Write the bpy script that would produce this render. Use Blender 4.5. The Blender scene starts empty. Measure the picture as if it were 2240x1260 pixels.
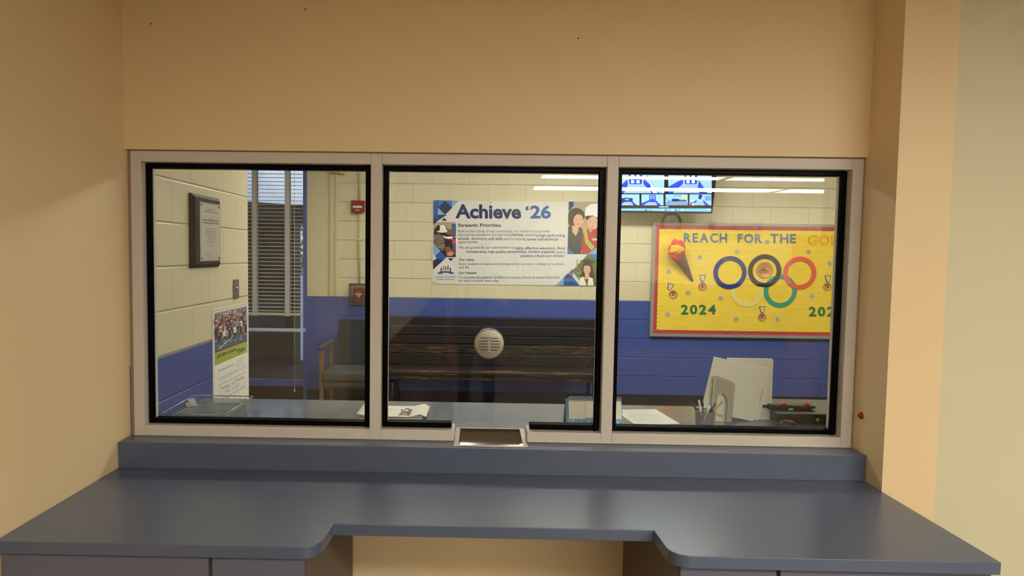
import bpy, bmesh, math, random
from mathutils import Vector, Matrix
random.seed(7)
C = bpy.context.scene.collection
scene = bpy.context.scene
PI = math.pi

# ------------------------------------------------------------------ camera, world, exposure
F_PX, YAW, PITCH, ROLL, DIST, EYE = 1399.6, .01425, .05438, .01357, 2.6024, 1.63
PX0, PY0 = 1030.0, 630.0
_f = Vector((-math.sin(YAW)*math.cos(PITCH), math.cos(YAW)*math.cos(PITCH), -math.sin(PITCH)))
_r0 = Vector((math.cos(YAW), math.sin(YAW), 0)); _d0 = _f.cross(_r0)
_r = _r0*math.cos(ROLL) - _d0*math.sin(ROLL); _d = _f.cross(_r)
CAMPOS = Vector((0, -DIST, EYE))
cd = bpy.data.cameras.new('camera'); cam = bpy.data.objects.new('camera', cd); C.objects.link(cam)
cd.sensor_fit = 'HORIZONTAL'; cd.sensor_width = 36.0; cd.lens = 36.0*F_PX/2240
cd.shift_x = (1120-PX0)/2240; cd.clip_start = .05; cd.clip_end = 200
M = Matrix((( _r.x, -_d.x, -_f.x, CAMPOS.x), (_r.y, -_d.y, -_f.y, CAMPOS.y), (_r.z, -_d.z, -_f.z, CAMPOS.z), (0,0,0,1)))
cam.matrix_world = M
scene.camera = cam
scene.view_settings.view_transform = 'Standard'; scene.view_settings.look = 'None'
scene.view_settings.gamma = 1.0; scene.view_settings.use_curve_mapping = False
scene.view_settings.exposure = 0.0
w = bpy.data.worlds.new('sky'); scene.world = w; w.use_nodes = True
wn = w.node_tree.nodes; wl = w.node_tree.links
bg = wn['Background']; bg.inputs['Strength'].default_value = 1.0
tc = wn.new('ShaderNodeTexCoord'); nz = wn.new('ShaderNodeTexNoise'); nz.inputs['Scale'].default_value = 6; nz.inputs['Detail'].default_value = 4
cr = wn.new('ShaderNodeValToRGB'); cr.color_ramp.elements[0].position = .40; cr.color_ramp.elements[0].color = (.28, .38, .62, 1)
cr.color_ramp.elements[1].position = .62; cr.color_ramp.elements[1].color = (.92, .97, 1.08, 1)
wl.new(tc.outputs['Generated'], nz.inputs['Vector']); wl.new(nz.outputs['Fac'], cr.inputs['Fac']); wl.new(cr.outputs['Color'], bg.inputs['Color'])

OUT_POWER, IN_POWER, IN_MAIN = 21.5, 21.0, 31.0     # fluorescent lens brightness, lobby and office

def ray(px, py):
    return _f + _r*((px-PX0)/F_PX) + _d*((py-PY0)/F_PX)
def atY(px, py, y):
    v = ray(px, py); return CAMPOS + v*((y-CAMPOS.y)/v.y)
def atX(px, py, x):
    v = ray(px, py); return CAMPOS + v*((x-CAMPOS.x)/v.x)
def atZ(px, py, z):
    v = ray(px, py); return CAMPOS + v*((z-CAMPOS.z)/v.z)
def atP(px, py, p0, n):
    v = ray(px, py); return CAMPOS + v*((p0-CAMPOS).dot(n)/v.dot(n))

# ------------------------------------------------------------------ materials
def lin(c):
    return tuple((x/255/12.92 if x/255 <= .04045 else ((x/255+.055)/1.055)**2.4) for x in c)
MATS = {}
def mat(name, rgb, rough=.5, metal=0.0, noise=0.0, nscale=40, bump=0.0, bscale=200, spec=.5, emit=None, estr=0, coat=0, aniso=None, alpha=None):
    if name in MATS: return MATS[name]
    m = bpy.data.materials.new(name); m.use_nodes = True; MATS[name] = m
    nt = m.node_tree; b = nt.nodes['Principled BSDF']; col = lin(rgb)+(1,)
    b.inputs['Base Color'].default_value = col; b.inputs['Roughness'].default_value = rough
    b.inputs['Metallic'].default_value = metal; b.inputs['Specular IOR Level'].default_value = spec
    if coat: b.inputs['Coat Weight'].default_value = coat
    if emit is not None:
        b.inputs['Emission Color'].default_value = lin(emit)+(1,); b.inputs['Emission Strength'].default_value = estr
    if noise or bump:
        tx = nt.nodes.new('ShaderNodeTexCoord')
        mp = nt.nodes.new('ShaderNodeMapping'); nt.links.new(tx.outputs['Object'], mp.inputs['Vector'])
        if aniso: mp.inputs['Scale'].default_value = aniso
    if noise:
        n = nt.nodes.new('ShaderNodeTexNoise'); n.inputs['Scale'].default_value = nscale; n.inputs['Detail'].default_value = 5
        nt.links.new(mp.outputs['Vector'], n.inputs['Vector'])
        r = nt.nodes.new('ShaderNodeValToRGB'); r.color_ramp.elements[0].position = .3; r.color_ramp.elements[1].position = .7
        r.color_ramp.elements[0].color = tuple(x*(1-noise) for x in col[:3])+(1,)
        r.color_ramp.elements[1].color = tuple(min(1, x*(1+noise)) for x in col[:3])+(1,)
        nt.links.new(n.outputs['Fac'], r.inputs['Fac']); nt.links.new(r.outputs['Color'], b.inputs['Base Color'])
    if bump:
        n2 = nt.nodes.new('ShaderNodeTexNoise'); n2.inputs['Scale'].default_value = bscale; n2.inputs['Detail'].default_value = 3
        nt.links.new(mp.outputs['Vector'], n2.inputs['Vector'])
        bp = nt.nodes.new('ShaderNodeBump'); bp.inputs['Strength'].default_value = bump; bp.inputs['Distance'].default_value = .002
        nt.links.new(n2.outputs['Fac'], bp.inputs['Height']); nt.links.new(bp.outputs['Normal'], b.inputs['Normal'])
    return m

def block_mat(name, along, off, z0, upper, lower, zsplit):
    """painted concrete block, two paint colours split at a mortar joint"""
    m = bpy.data.materials.new(name); m.use_nodes = True; nt = m.node_tree; L = nt.links
    b = nt.nodes['Principled BSDF']; b.inputs['Roughness'].default_value = .38
    tx = nt.nodes.new('ShaderNodeTexCoord'); sp = nt.nodes.new('ShaderNodeSeparateXYZ'); L.new(tx.outputs['Object'], sp.inputs[0])
    a = nt.nodes.new('ShaderNodeMath'); a.operation = 'SUBTRACT'; a.inputs[1].default_value = off; L.new(sp.outputs[along], a.inputs[0])
    z = nt.nodes.new('ShaderNodeMath'); z.operation = 'SUBTRACT'; z.inputs[1].default_value = z0; L.new(sp.outputs[2], z.inputs[0])
    cb = nt.nodes.new('ShaderNodeCombineXYZ'); L.new(a.outputs[0], cb.inputs[0]); L.new(z.outputs[0], cb.inputs[1])
    br = nt.nodes.new('ShaderNodeTexBrick'); L.new(cb.outputs[0], br.inputs['Vector'])
    br.inputs['Scale'].default_value = 1; br.inputs['Brick Width'].default_value = .4; br.inputs['Row Height'].default_value = .203
    br.inputs['Mortar Size'].default_value = .003; br.inputs['Mortar Smooth'].default_value = .5
    nz_ = nt.nodes.new('ShaderNodeTexNoise'); nz_.inputs['Scale'].default_value = 90; nz_.inputs['Detail'].default_value = 5; L.new(tx.outputs['Object'], nz_.inputs['Vector'])
    # bed joints are struck deeper than the head joints
    def node(op, i0, v1=None, i1=None, v2=None):
        q = nt.nodes.new('ShaderNodeMath'); q.operation = op; L.new(i0, q.inputs[0])
        if i1 is not None: L.new(i1, q.inputs[1])
        elif v1 is not None: q.inputs[1].default_value = v1
        if v2 is not None: q.inputs[2].default_value = v2
        return q.outputs[0]
    pp = node('PINGPONG', node('MULTIPLY', z.outputs[0], 1/.203), .5)
    mr = nt.nodes.new('ShaderNodeMapRange'); mr.interpolation_type = 'SMOOTHSTEP'; L.new(pp, mr.inputs['Value'])
    mr.inputs['From Min'].default_value = .010; mr.inputs['From Max'].default_value = .034; mr.inputs['To Min'].default_value = 1; mr.inputs['To Max'].default_value = 0
    groove = node('MAXIMUM', mr.outputs['Result'], None, node('MULTIPLY', br.outputs['Fac'], .38))
    ma = nt.nodes.new('ShaderNodeMath'); ma.operation = 'MULTIPLY_ADD'; ma.inputs[1].default_value = .20; L.new(nz_.outputs['Fac'], ma.inputs[0]); L.new(node('MULTIPLY', groove, -1.0), ma.inputs[2])
    bp = nt.nodes.new('ShaderNodeBump'); bp.inputs['Strength'].default_value = .9; bp.inputs['Distance'].default_value = .007
    L.new(ma.outputs[0], bp.inputs['Height']); L.new(bp.outputs['Normal'], b.inputs['Normal'])
    gt = nt.nodes.new('ShaderNodeMath'); gt.operation = 'GREATER_THAN'; gt.inputs[1].default_value = zsplit; L.new(sp.outputs[2], gt.inputs[0])
    mx = nt.nodes.new('ShaderNodeMix'); mx.data_type = 'RGBA'; L.new(gt.outputs[0], mx.inputs['Factor'])
    mx.inputs['A'].default_value = lin(lower)+(1,); mx.inputs['B'].default_value = lin(upper)+(1,)
    # groove shade painted into the base colour along the joints
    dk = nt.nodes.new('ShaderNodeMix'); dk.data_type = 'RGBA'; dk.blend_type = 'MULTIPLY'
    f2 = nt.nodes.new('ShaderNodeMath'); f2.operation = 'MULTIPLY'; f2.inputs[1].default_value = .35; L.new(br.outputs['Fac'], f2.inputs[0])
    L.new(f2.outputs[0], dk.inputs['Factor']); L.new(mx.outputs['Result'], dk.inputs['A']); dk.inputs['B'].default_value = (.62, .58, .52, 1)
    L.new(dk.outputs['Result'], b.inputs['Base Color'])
    return m

def glass_mat(name, tint=(.95, .97, .965), base=.036):
    m = bpy.data.materials.new(name); m.use_nodes = True; nt = m.node_tree; L = nt.links
    nt.nodes.remove(nt.nodes['Principled BSDF']); out = nt.nodes['Material Output']
    t = nt.nodes.new('ShaderNodeBsdfTransparent'); t.inputs['Color'].default_value = tint+(1,)
    g = nt.nodes.new('ShaderNodeBsdfGlossy'); g.inputs['Roughness'].default_value = 0.0
    lw = nt.nodes.new('ShaderNodeLayerWeight'); lw.inputs['Blend'].default_value = .5
    p = nt.nodes.new('ShaderNodeMath'); p.operation = 'POWER'; p.inputs[1].default_value = 5; L.new(lw.outputs['Facing'], p.inputs[0])
    s = nt.nodes.new('ShaderNodeMath'); s.operation = 'MULTIPLY_ADD'; s.inputs[1].default_value = .9; s.inputs[2].default_value = base; L.new(p.outputs[0], s.inputs[0])
    mx = nt.nodes.new('ShaderNodeMixShader'); L.new(s.outputs[0], mx.inputs[0]); L.new(t.outputs[0], mx.inputs[1]); L.new(g.outputs[0], mx.inputs[2])
    L.new(mx.outputs[0], out.inputs['Surface'])
    return m

TAN = mat('tan_wall_paint', (231, 205, 160), .42, bump=.12, bscale=160)
CREAM_PLASTER = mat('cream_plaster_paint', (212, 204, 172), .45, bump=.1)
BLUE_PAINT = mat('blue_enamel_paint', (68, 86, 156), .35)
MAROON = mat('maroon_wainscot', (120, 48, 44), .4)
WALNUT = mat('brown_wainscot', (92, 72, 60), .5)
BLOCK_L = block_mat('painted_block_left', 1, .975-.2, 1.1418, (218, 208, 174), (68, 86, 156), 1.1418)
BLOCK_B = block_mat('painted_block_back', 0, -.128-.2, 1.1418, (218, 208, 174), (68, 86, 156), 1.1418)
CEILM = mat('white_ceiling_tile', (225, 220, 205), .8, noise=.05, nscale=60)
FLOORM = mat('beige_vinyl_floor', (112, 100, 88), .16, noise=.08, nscale=5)
BASEM = mat('dark_brown_cove_base', (26, 18, 18), .45)
LAM = mat('blue_grey_laminate', (83, 92, 114), .28, noise=.05, nscale=300)
LAM_IN = mat('grey_laminate_worktop', (98, 108, 124), .11, spec=.35, noise=.04, nscale=300)
CABM = mat('grey_cabinet_laminate', (98, 99, 116), .45)
CABSIDE = mat('brown_cabinet_side', (108, 92, 82), .55)
ALU = mat('beige_painted_aluminium', (204, 196, 186), .38, noise=.02, nscale=15)
CAULK = mat('grey_brown_caulk', (150, 128, 108), .6)
RUBBER = mat('black_rubber_gasket', (6, 6, 7), .3, spec=.06)
STEEL = mat('brushed_stainless_steel', (196, 192, 184), .26, metal=1, bump=.08, bscale=60, aniso=(2, 60, 60))
STEEL_P = mat('satin_steel_plate', (168, 161, 151), .42, metal=1, noise=.08, nscale=50)
CHROME = mat('bright_chrome', (215, 215, 215), .12, metal=1)
BLACKP = mat('black_plastic', (13, 13, 15), .35, spec=.25)
DARKM = mat('dark_slot', (18, 16, 15), .6)
WHITEP = mat('white_paper', (238, 236, 226), .7)
WHITEPL = mat('white_plastic', (228, 226, 218), .35)
GLASS = glass_mat('clear_window_glass')
GLASS_EXT = glass_mat('door_glass', (.86, .9, .93), .03)
INK = mat('dark_ink', (40, 42, 58), .6)
GREYINK = mat('grey_ink', (120, 118, 114), .6)

# ------------------------------------------------------------------ mesh builder
class MB:
    def __init__(s): s.v = []; s.f = []; s.mi = []; s.sm = []; s.mats = []; s.cur = 0
    def m(s, material):
        if material not in s.mats: s.mats.append(material)
        s.cur = s.mats.index(material); return s
    def add(s, vs, fs, smooth=False):
        o = len(s.v); s.v += [tuple(x) for x in vs]
        for f in fs: s.f.append(tuple(i+o for i in f)); s.mi.append(s.cur); s.sm.append(smooth)
        return s
    def box(s, x0, x1, y0, y1, z0, z1, rot=None, c=None):
        vs = [Vector((x, y, z)) for x in (x0, x1) for y in (y0, y1) for z in (z0, z1)]
        if rot is not None:
            c = Vector(c) if c is not None else Vector(((x0+x1)/2, (y0+y1)/2, (z0+z1)/2)); vs = [c+rot@(p-c) for p in vs]
        return s.add(vs, [(0,1,3,2),(4,6,7,5),(0,4,5,1),(2,3,7,6),(0,2,6,4),(1,5,7,3)])
    def tube(s, pts, r, n=8, closed=False, cap=True):
        pts = [Vector(p) for p in pts]; N = len(pts); rr = r if isinstance(r, (list, tuple)) else [r]*N
        vs = []; up = None
        for i, p in enumerate(pts):
            a = pts[(i-1) % N] if (closed or i > 0) else p; b = pts[(i+1) % N] if (closed or i < N-1) else p
            t = (b-a).normalized() if (b-a).length > 1e-9 else Vector((0,0,1))
            if up is None: up = Vector((0,0,1)) if abs(t.z) < .9 else Vector((1,0,0))
            u = (up - t*up.dot(t)).normalized(); w_ = t.cross(u); up = u
            for k in range(n):
                an = 2*PI*k/n; vs.append(p + (u*math.cos(an)+w_*math.sin(an))*rr[i])
        fs = []
        for i in range(N if closed else N-1):
            j = (i+1) % N
            for k in range(n): fs.append((i*n+k, i*n+(k+1) % n, j*n+(k+1) % n, j*n+k))
        s.add(vs, fs, True)
        if cap and not closed:
            s.add(vs[:n], [tuple(reversed(range(n)))]); s.add(vs[-n:], [tuple(range(n))])
        return s
    def cyl(s, p0, p1, r, n=24, r1=None): return s.tube([p0, p1], [r, r if r1 is None else r1], n)
    def lathe(s, prof, c, axis='z', n=40, cap=True):
        """prof: list of (radius, height)"""
        c = Vector(c); vs = []
        for r, h in prof:
            for k in range(n):
                a = 2*PI*k/n; x, y = r*math.cos(a), r*math.sin(a)
                vs.append(c+(Vector((x, y, h)) if axis == 'z' else Vector((x, h, y)) if axis == 'y' else Vector((h, x, y))))
        fs = []
        for i in range(len(prof)-1):
            for k in range(n): fs.append((i*n+k, i*n+(k+1) % n, (i+1)*n+(k+1) % n, (i+1)*n+k))
        s.add(vs, fs, True)
        if cap and prof[0][0] > 1e-6: s.add(vs[:n], [tuple(reversed(range(n)))])
        if cap and prof[-1][0] > 1e-6: s.add(vs[-n:], [tuple(range(n))])
        return s
    def prism(s, poly, d):
        """poly: 3D points of a flat outline, extruded by vector d"""
        n = len(poly); a = [Vector(p) for p in poly]; d = Vector(d); b = [p+d for p in a]
        s.add(a+b, [tuple(reversed(range(n))), tuple(range(n, 2*n))]+[(i, (i+1) % n, n+(i+1) % n, n+i) for i in range(n)])
        return s
    def face(s, pts): return s.add(pts, [tuple(range(len(pts)))])
    def build(s, name, parent=None, bevel=0, seg=2, recalc=True, at=None):
        me = bpy.data.meshes.new(name); me.from_pydata(s.v, [], s.f)
        for m_ in s.mats: me.materials.append(m_)
        for p, i, q in zip(me.polygons, s.mi, s.sm): p.material_index = i; p.use_smooth = q
        if recalc:
            bm = bmesh.new(); bm.from_mesh(me); bmesh.ops.remove_doubles(bm, verts=bm.verts, dist=1e-6)
            bmesh.ops.recalc_face_normals(bm, faces=bm.faces); bm.to_mesh(me); bm.free()
        o = bpy.data.objects.new(name, me); C.objects.link(o)
        off = Vector((0,0,0))
        if parent is not None:
            q = parent
            while q is not None: off += q.location; q = q.parent
            o.parent = parent
        elif at == 'base':
            xs = [v.co for v in me.vertices]
            off = Vector(((min(v.x for v in xs)+max(v.x for v in xs))/2, (min(v.y for v in xs)+max(v.y for v in xs))/2, min(v.z for v in xs)))
            o.location = off
        elif at is not None: off = Vector(at); o.location = off
        if off.length > 0: me.transform(Matrix.Translation(-off))
        if bevel:
            b = o.modifiers.new('bevel', 'BEVEL'); b.width = bevel; b.segments = seg; b.limit_method = 'ANGLE'; b.angle_limit = math.radians(40)
        return o

def thing(name, label, cat, loc=(0,0,0), group=None):
    o = bpy.data.objects.new(name, None); C.objects.link(o); o.location = loc; o.empty_display_size = .05
    o['label'] = label; o['category'] = cat
    if group: o['group'] = group
    return o
def tag(o, label, cat, group=None, kind=None):
    o['label'] = label; o['category'] = cat
    if group: o['group'] = group
    if kind: o['kind'] = kind
    return o
def struct(o): o['kind'] = 'structure'; return o
def dup(root, loc, label, rotz=None, group=None):
    r = root.copy(); C.objects.link(r); r.location = loc; r['label'] = label
    if rotz is not None: r.rotation_euler = (0, 0, rotz)
    if group: r['group'] = group
    for ch in list(root.children):
        c = ch.copy(); C.objects.link(c); c.parent = r
        for g in ch.children:
            d = g.copy(); C.objects.link(d); d.parent = c
    return r

_tc = {}
def text_geo(body, bold=0.0, space=1.0):
    k = (body, bold, space)
    if k in _tc: return _tc[k]
    cu = bpy.data.curves.new('t', 'FONT'); cu.body = body; cu.size = 1; cu.offset = bold; cu.space_character = space; cu.resolution_u = 3
    ob = bpy.data.objects.new('t', cu); C.objects.link(ob)
    dg = bpy.context.evaluated_depsgraph_get(); me = bpy.data.meshes.new_from_object(ob.evaluated_get(dg))
    vs = [v.co.copy() for v in me.vertices]; fs = [tuple(p.vertices) for p in me.polygons]
    bpy.data.objects.remove(ob); bpy.data.curves.remove(cu); bpy.data.meshes.remove(me)
    x0, x1 = min(v.x for v in vs), max(v.x for v in vs); y0, y1 = min(v.y for v in vs), max(v.y for v in vs)
    _tc[k] = ([((v.x-x0)/(x1-x0), (v.y-y0)/(y1-y0)) for v in vs], fs, (x1-x0)/(y1-y0))
    return _tc[k]

class Print:
    """flat printed art on a plane; fn maps (u, v) of a drawing to a 3D point; nrm points to the viewer"""
    def __init__(s, mb, fn, nrm, step=.0005): s.mb = mb; s.fn = fn; s.n = Vector(nrm); s.k = 0; s.step = step
    def P(s, u, v): return s.fn(u, v)+s.n*(s.step*s.k)
    def layer(s, k): s.k = max(s.k, k); return s
    def poly(s, m, pts): s.mb.m(m); s.mb.face([s.P(*p) for p in pts]); s.k += .04; return s
    def rect(s, m, x0, y0, x1, y1): return s.poly(m, [(x0,y0),(x1,y0),(x1,y1),(x0,y1)])
    def ell(s, m, cx, cy, rx, ry=None, n=24, a0=0, a1=2*PI):
        ry = rx if ry is None else ry; full = abs(a1-a0) > 6.28
        return s.poly(m, [(cx+rx*math.cos(a0+(a1-a0)*i/(n if full else n-1)), cy+ry*math.sin(a0+(a1-a0)*i/(n if full else n-1))) for i in range(n)])
    def ring(s, m, cx, cy, r0, r1, n=40):
        s.mb.m(m)
        for i in range(n):
            a, b = 2*PI*i/n, 2*PI*(i+1)/n
            s.mb.face([s.P(cx+r*math.cos(t), cy+r*math.sin(t)) for r, t in ((r0,a),(r1,a),(r1,b),(r0,b))])
        return s
    def line(s, m, pts, w_):
        for (x0, y0), (x1, y1) in zip(pts, pts[1:]):
            L_ = math.hypot(x1-x0, y1-y0) or 1; nx, ny = -(y1-y0)/L_*w_/2, (x1-x0)/L_*w_/2
            s.poly(m, [(x0+nx,y0+ny),(x1+nx,y1+ny),(x1-nx,y1-ny),(x0-nx,y0-ny)])
        return s
    def text(s, m, body, x0, y0, x1, y1, bold=0.0, slope=0.0, mirror=False):
        """ink box x0..x1, y0 (top) .. y1 (bottom)"""
        vs, fs, _ = text_geo(body, bold); s.mb.m(m)
        s.mb.add([s.P(x0+(x1-x0)*u, y1+(y0-y1)*v+slope*(x1-x0)*u) for u, v in vs], fs); return s

# ================================================================== THE SETTING
XL, XR, ZB = -1.443, 1.533, 1.1418
YB = 4.2596
WF = -.016
# window wall: above and below the opening
mb = MB().m(TAN); mb.box(XL-.2, XR+.2, WF, .115, 2.031, 2.95); mb.box(XL-.2, XR+.2, WF, .115, 0, .804)
for q in ((330, 52), (668, 20), (1265, 84)):
    p_ = atY(*q, WF); mb.m(DARKM).lathe([(.0032, -.0004), (.0001, -.0005)], p_, 'y', 10)
struct(mb.build('wall_front'))
mb = MB().m(TAN); mb.box(XL-.2, XL, -4.4, .0, 0, 2.75); mb.m(CREAM_PLASTER).box(XL-.2, -1.05, -4.5, -4.4, 0, 2.75)
struct(mb.build('wall_left'))
struct(MB().m(TAN).box(XR, XR+.2, -.2, .115, 0, 2.75).build('wall_right'))
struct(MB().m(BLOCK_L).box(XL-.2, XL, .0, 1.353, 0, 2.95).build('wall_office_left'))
# office back wall with the door opening
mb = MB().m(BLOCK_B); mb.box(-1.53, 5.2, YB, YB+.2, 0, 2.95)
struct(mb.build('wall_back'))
mb = MB().m(CREAM_PLASTER); mb.box(-1.862, -1.53, YB-.004, YB+.2, ZB+.003, 2.95); mb.m(BLUE_PAINT).box(-1.862, -1.53, YB-.004, YB+.2, 0, ZB+.003)
mb.m(CREAM_PLASTER).box(-3.4, -2.66, YB, YB+.2, 0, 2.95); mb.m(CREAM_PLASTER).box(-2.66, -1.862, YB, YB+.2, 2.66, 2.95)
struct(mb.build('wall_back_plaster'))
struct(MB().m(CREAM_PLASTER).box(-3.6, -3.4, 1.2, YB+.2, 0, 2.95).build('wall_office_far_left'))
struct(MB().m(CREAM_PLASTER).box(5.2, 5.4, .1, YB+.2, 0, 2.95).build('wall_office_right'))
struct(MB().m(CREAM_PLASTER).box(XR+.2, 5.4, WF, .115, 0, 2.95).build('wall_office_front'))
struct(MB().m(CREAM_PLASTER).box(-3.6, XL-.2, 1.2, 1.353, 0, 2.95).build('wall_office_step'))
struct(MB().m(FLOORM).box(-3.6, 8.6, -20.6, YB+.2, -.1, 0).build('floor'))
struct(MB().m(CEILM).box(-3.6, 8.6, -20.6, -.016, 2.75, 2.85).build('ceiling'))
struct(MB().m(CEILM).box(-3.6, 5.4, .115, YB+.2, 2.95, 3.05).build('ceiling_office'))
struct(MB().m(BASEM).box(-1.862, 5.2, YB-.012, YB-.004, 0, .133).build('baseboard_back', bevel=.003))
# lobby behind the viewer (seen in the glass)
mb = MB().m(CREAM_PLASTER).box(.16, 8.4, -9.1, -8.9, 1.14, 2.75); mb.m(mat('dark_lobby_wainscot', (52, 50, 62), .5)).box(.16, 8.4, -9.1, -8.9, 0, 1.14); mb.m(CREAM_PLASTER)
mb.box(.16, .36, -20.4, -9.1, 0, 2.75)
struct(mb.build('wall_lobby_back'))
struct(MB().m(CREAM_PLASTER).box(8.4, 8.6, -9.1, -.2, 0, 2.75).build('wall_lobby_right'))
mb = MB().m(CREAM_PLASTER).box(XR+.2, 8.6, -.2, -.02, 0, 2.75)
struct(mb.build('wall_lobby_front'))
mb = MB().m(CREAM_PLASTER).box(-1.25, -1.05, -20.4, -4.5, .6, 2.75); mb.m(MAROON).box(-1.25, -1.045, -20.4, -4.5, .3, .6)
mb.m(WALNUT).box(-1.25, -1.05, -20.4, -4.5, 0, .3)
struct(mb.build('wall_corridor_left'))
struct(MB().m(CREAM_PLASTER).box(-1.25, .36, -20.6, -20.4, 0, 2.75).build('wall_corridor_end'))

# ------------------------------------------------------------------ the service window
win = struct(bpy.data.objects.new('window_1', None)); C.objects.link(win); win.location = (0, 0, .856)
ZS, ZT = .856, 2.027
m1l, m1r, m2l, m2r, JL, JR = -.448, -.403, .506, .551, -1.386, 1.484
mb = MB().m(ALU); g = .0006
mb.box(-1.428, JL, 0, .115, ZS, ZT); mb.box(JR, 1.527, 0, .115, ZS, ZT)
mb.box(m1l, m1r, 0, .115, ZS, ZT); mb.box(m2l, m2r, 0, .115, ZS, ZT)
for a, b in ((JL, m1l), (m1r, m2l), (m2r, JR)): mb.box(a+g, b-g, 0, .115, 1.984, ZT)
SL, SR = -.098, .203
for a, b in ((JL, m1l), (m1r, SL), (SR, m2l), (m2r, JR)): mb.box(a+g, b-g, 0, .115, ZS, .897)
mb.build('frame', win, bevel=.0015)
mb = MB().m(ALU)
for a, b in ((-1.428, SL-.002), (SR+.002, 1.527)): mb.box(a, b, -.005, 0, ZS, .8625)
mb.build('sill_bead', win, bevel=.002)
mb = MB().m(CAULK); mb.box(XL, -1.428, .006, .10, ZS, ZT); mb.box(1.527, XR, .006, .10, ZS, ZT); mb.box(XL, XR, .004, .10, ZT, 2.031)
mb.build('caulk_joint', win)
def pane_hole(x0, x1, z0, z1, cx, cz, r):
    mb = MB().m(GLASS); angs = sorted([2*PI*i/32 for i in range(32)]+[math.atan2(z-cz, x-cx) % (2*PI) for x in (x0, x1) for z in (z0, z1)])
    inn, out = [], []
    for a in angs:
        c, s_ = math.cos(a), math.sin(a); inn.append((cx+r*c, cz+r*s_))
        t = min([(x1-cx)/c if c > 1e-9 else 1e9, (x0-cx)/c if c < -1e-9 else 1e9, (z1-cz)/s_ if s_ > 1e-9 else 1e9, (z0-cz)/s_ if s_ < -1e-9 else 1e9])
        out.append((cx+t*c, cz+t*s_))
    n = len(angs); vs = []
    for y in (.052, .058):
        vs += [(x, y, z) for x, z in inn]+[(x, y, z) for x, z in out]
    fs = []
    for i in range(n):
        j = (i+1) % n
        fs += [(i, j, n+j, n+i), (2*n+i, 3*n+i, 3*n+j, 2*n+j), (n+i, n+j, 3*n+j, 3*n+i), (i, 2*n+i, 2*n+j, j)]
    return mb.add(vs, fs)
for a, b in ((JL, m1l), (m2r, JR)):
    MB().m(GLASS).box(a+.004, b-.004, .052, .058, .902, 1.98).build('glass_pane', win)
GX, GZ = .0415, 1.255
pane_hole(m1r+.004, m2l-.004, .918, 1.98, GX, GZ, .03).build('glass_pane', win)
for a, b, side in ((JL, m1l, 0), (m1r, m2l, 1), (m2r, JR, 0)):
    mb = MB().m(RUBBER); t = .022
    mc = MB().m(ALU)
    for y0, y1 in ((.034, .0515), (.0585, .076)):
        ms = mb if y0 < .05 else mc
        ms.box(a+.001, a+t, y0, y1, .899, 1.982); ms.box(b-t, b-.001, y0, y1, .899, 1.982)
        mb.box(a+t, b-t, y0, y1, 1.962, 1.982)
        if side == 0: mb.box(a+t, b-t, y0, y1, .899, .921)
        else:
            mb.box(a+t, SL-.012, y0, y1, .899, .923); mb.box(SR+.012, b-t, y0, y1, .899, .923)
    mc.build('glazing_stop', win, bevel=.002)
    mb.build('gasket', win, bevel=.005, seg=3)

# speak-through grille set in the middle pane
sp = thing('speak_through_grille', 'round steel speak-through grille set in the middle window pane', 'speaker grille', (GX, .055, GZ-.063))
R_ = .0625
mb = MB().m(STEEL_P); mb.lathe([(.001, .0325), (R_-.006, .0325), (R_-.002, .0335), (R_, .037), (R_, .044), (.026, .046)], (GX, 0, GZ), 'y', 48)
mb.lathe([(.026, .046), (.026, .064), (R_, .066), (R_, .072), (.001, .074)], (GX, 0, GZ), 'y', 48); mb.build('faceplate', sp)
mb = MB().m(DARKM)
for i, (dz, wd) in enumerate(((.0245, .030), (.0123, .036), (0, .037), (-.0123, .036), (-.0245, .030))):
    for s_ in (-1, 1):
        x0 = GX+s_*.0065; x1 = GX+s_*(.0065+wd); x0, x1 = min(x0, x1), max(x0, x1)
        mb.box(x0, x1, .0318, .033, GZ+dz-.0016, GZ+dz+.0016)
mb.build('sound_slots', sp)
mb = MB().m(STEEL_P); mb.box(GX-.0045, GX+.0045, .0312, .0326, GZ-.028, GZ+.028); mb.build('rib', sp, bevel=.0012)
for dz in (-.031, .031): MB().m(CHROME).lathe([(.0001, .0296), (.003, .030), (.0042, .0318), (.0042, .0328)], (GX, 0, GZ+dz), 'y', 14).build('screw', sp)

# stainless deal tray let into the sill under the middle pane
TX0, TX1, TY0, TY1, TZ = -.0965, .2022, -.0755, .198, .8568
BX0, BX1, BY0, BY1 = -.0775, .1835, -.062, .186
tr = thing('deal_tray', 'stainless steel deal tray recessed in the sill under the middle pane', 'tray', (.053, .06, .812))
mb = MB().m(STEEL); T2 = .0012
for x0, x1, y0, y1 in ((TX0, TX1, TY0, BY0), (TX0, TX1, BY1, TY1), (TX0, BX0, BY0, BY1), (BX1, TX1, BY0, BY1)): mb.box(x0, x1, y0, y1, TZ, TZ+T2)
mb.build('flange', tr, bevel=.0008)
mb = MB().m(mat('polished_trough_steel', (162, 156, 146), .15, metal=1)); N = 48; prof = []
for i in range(N+1):
    t = i/N; y = BY0+(BY1-BY0)*t; prof.append((y, TZ+.129-math.sqrt(max(0, .179**2-(y-(BY0+BY1)/2)**2))))
vs = [(x, y, z) for x in (BX0, BX1) for y, z in prof]
mb.add(vs, [(i, i+1, N+2+i, N+1+i) for i in range(N)], True)
mb.add([(BX0, y, z) for y, z in prof]+[], [tuple(range(N+1))]); mb.add([(BX1, y, z) for y, z in prof], [tuple(reversed(range(N+1)))])
mb.build('trough', tr, recalc=False)

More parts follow.
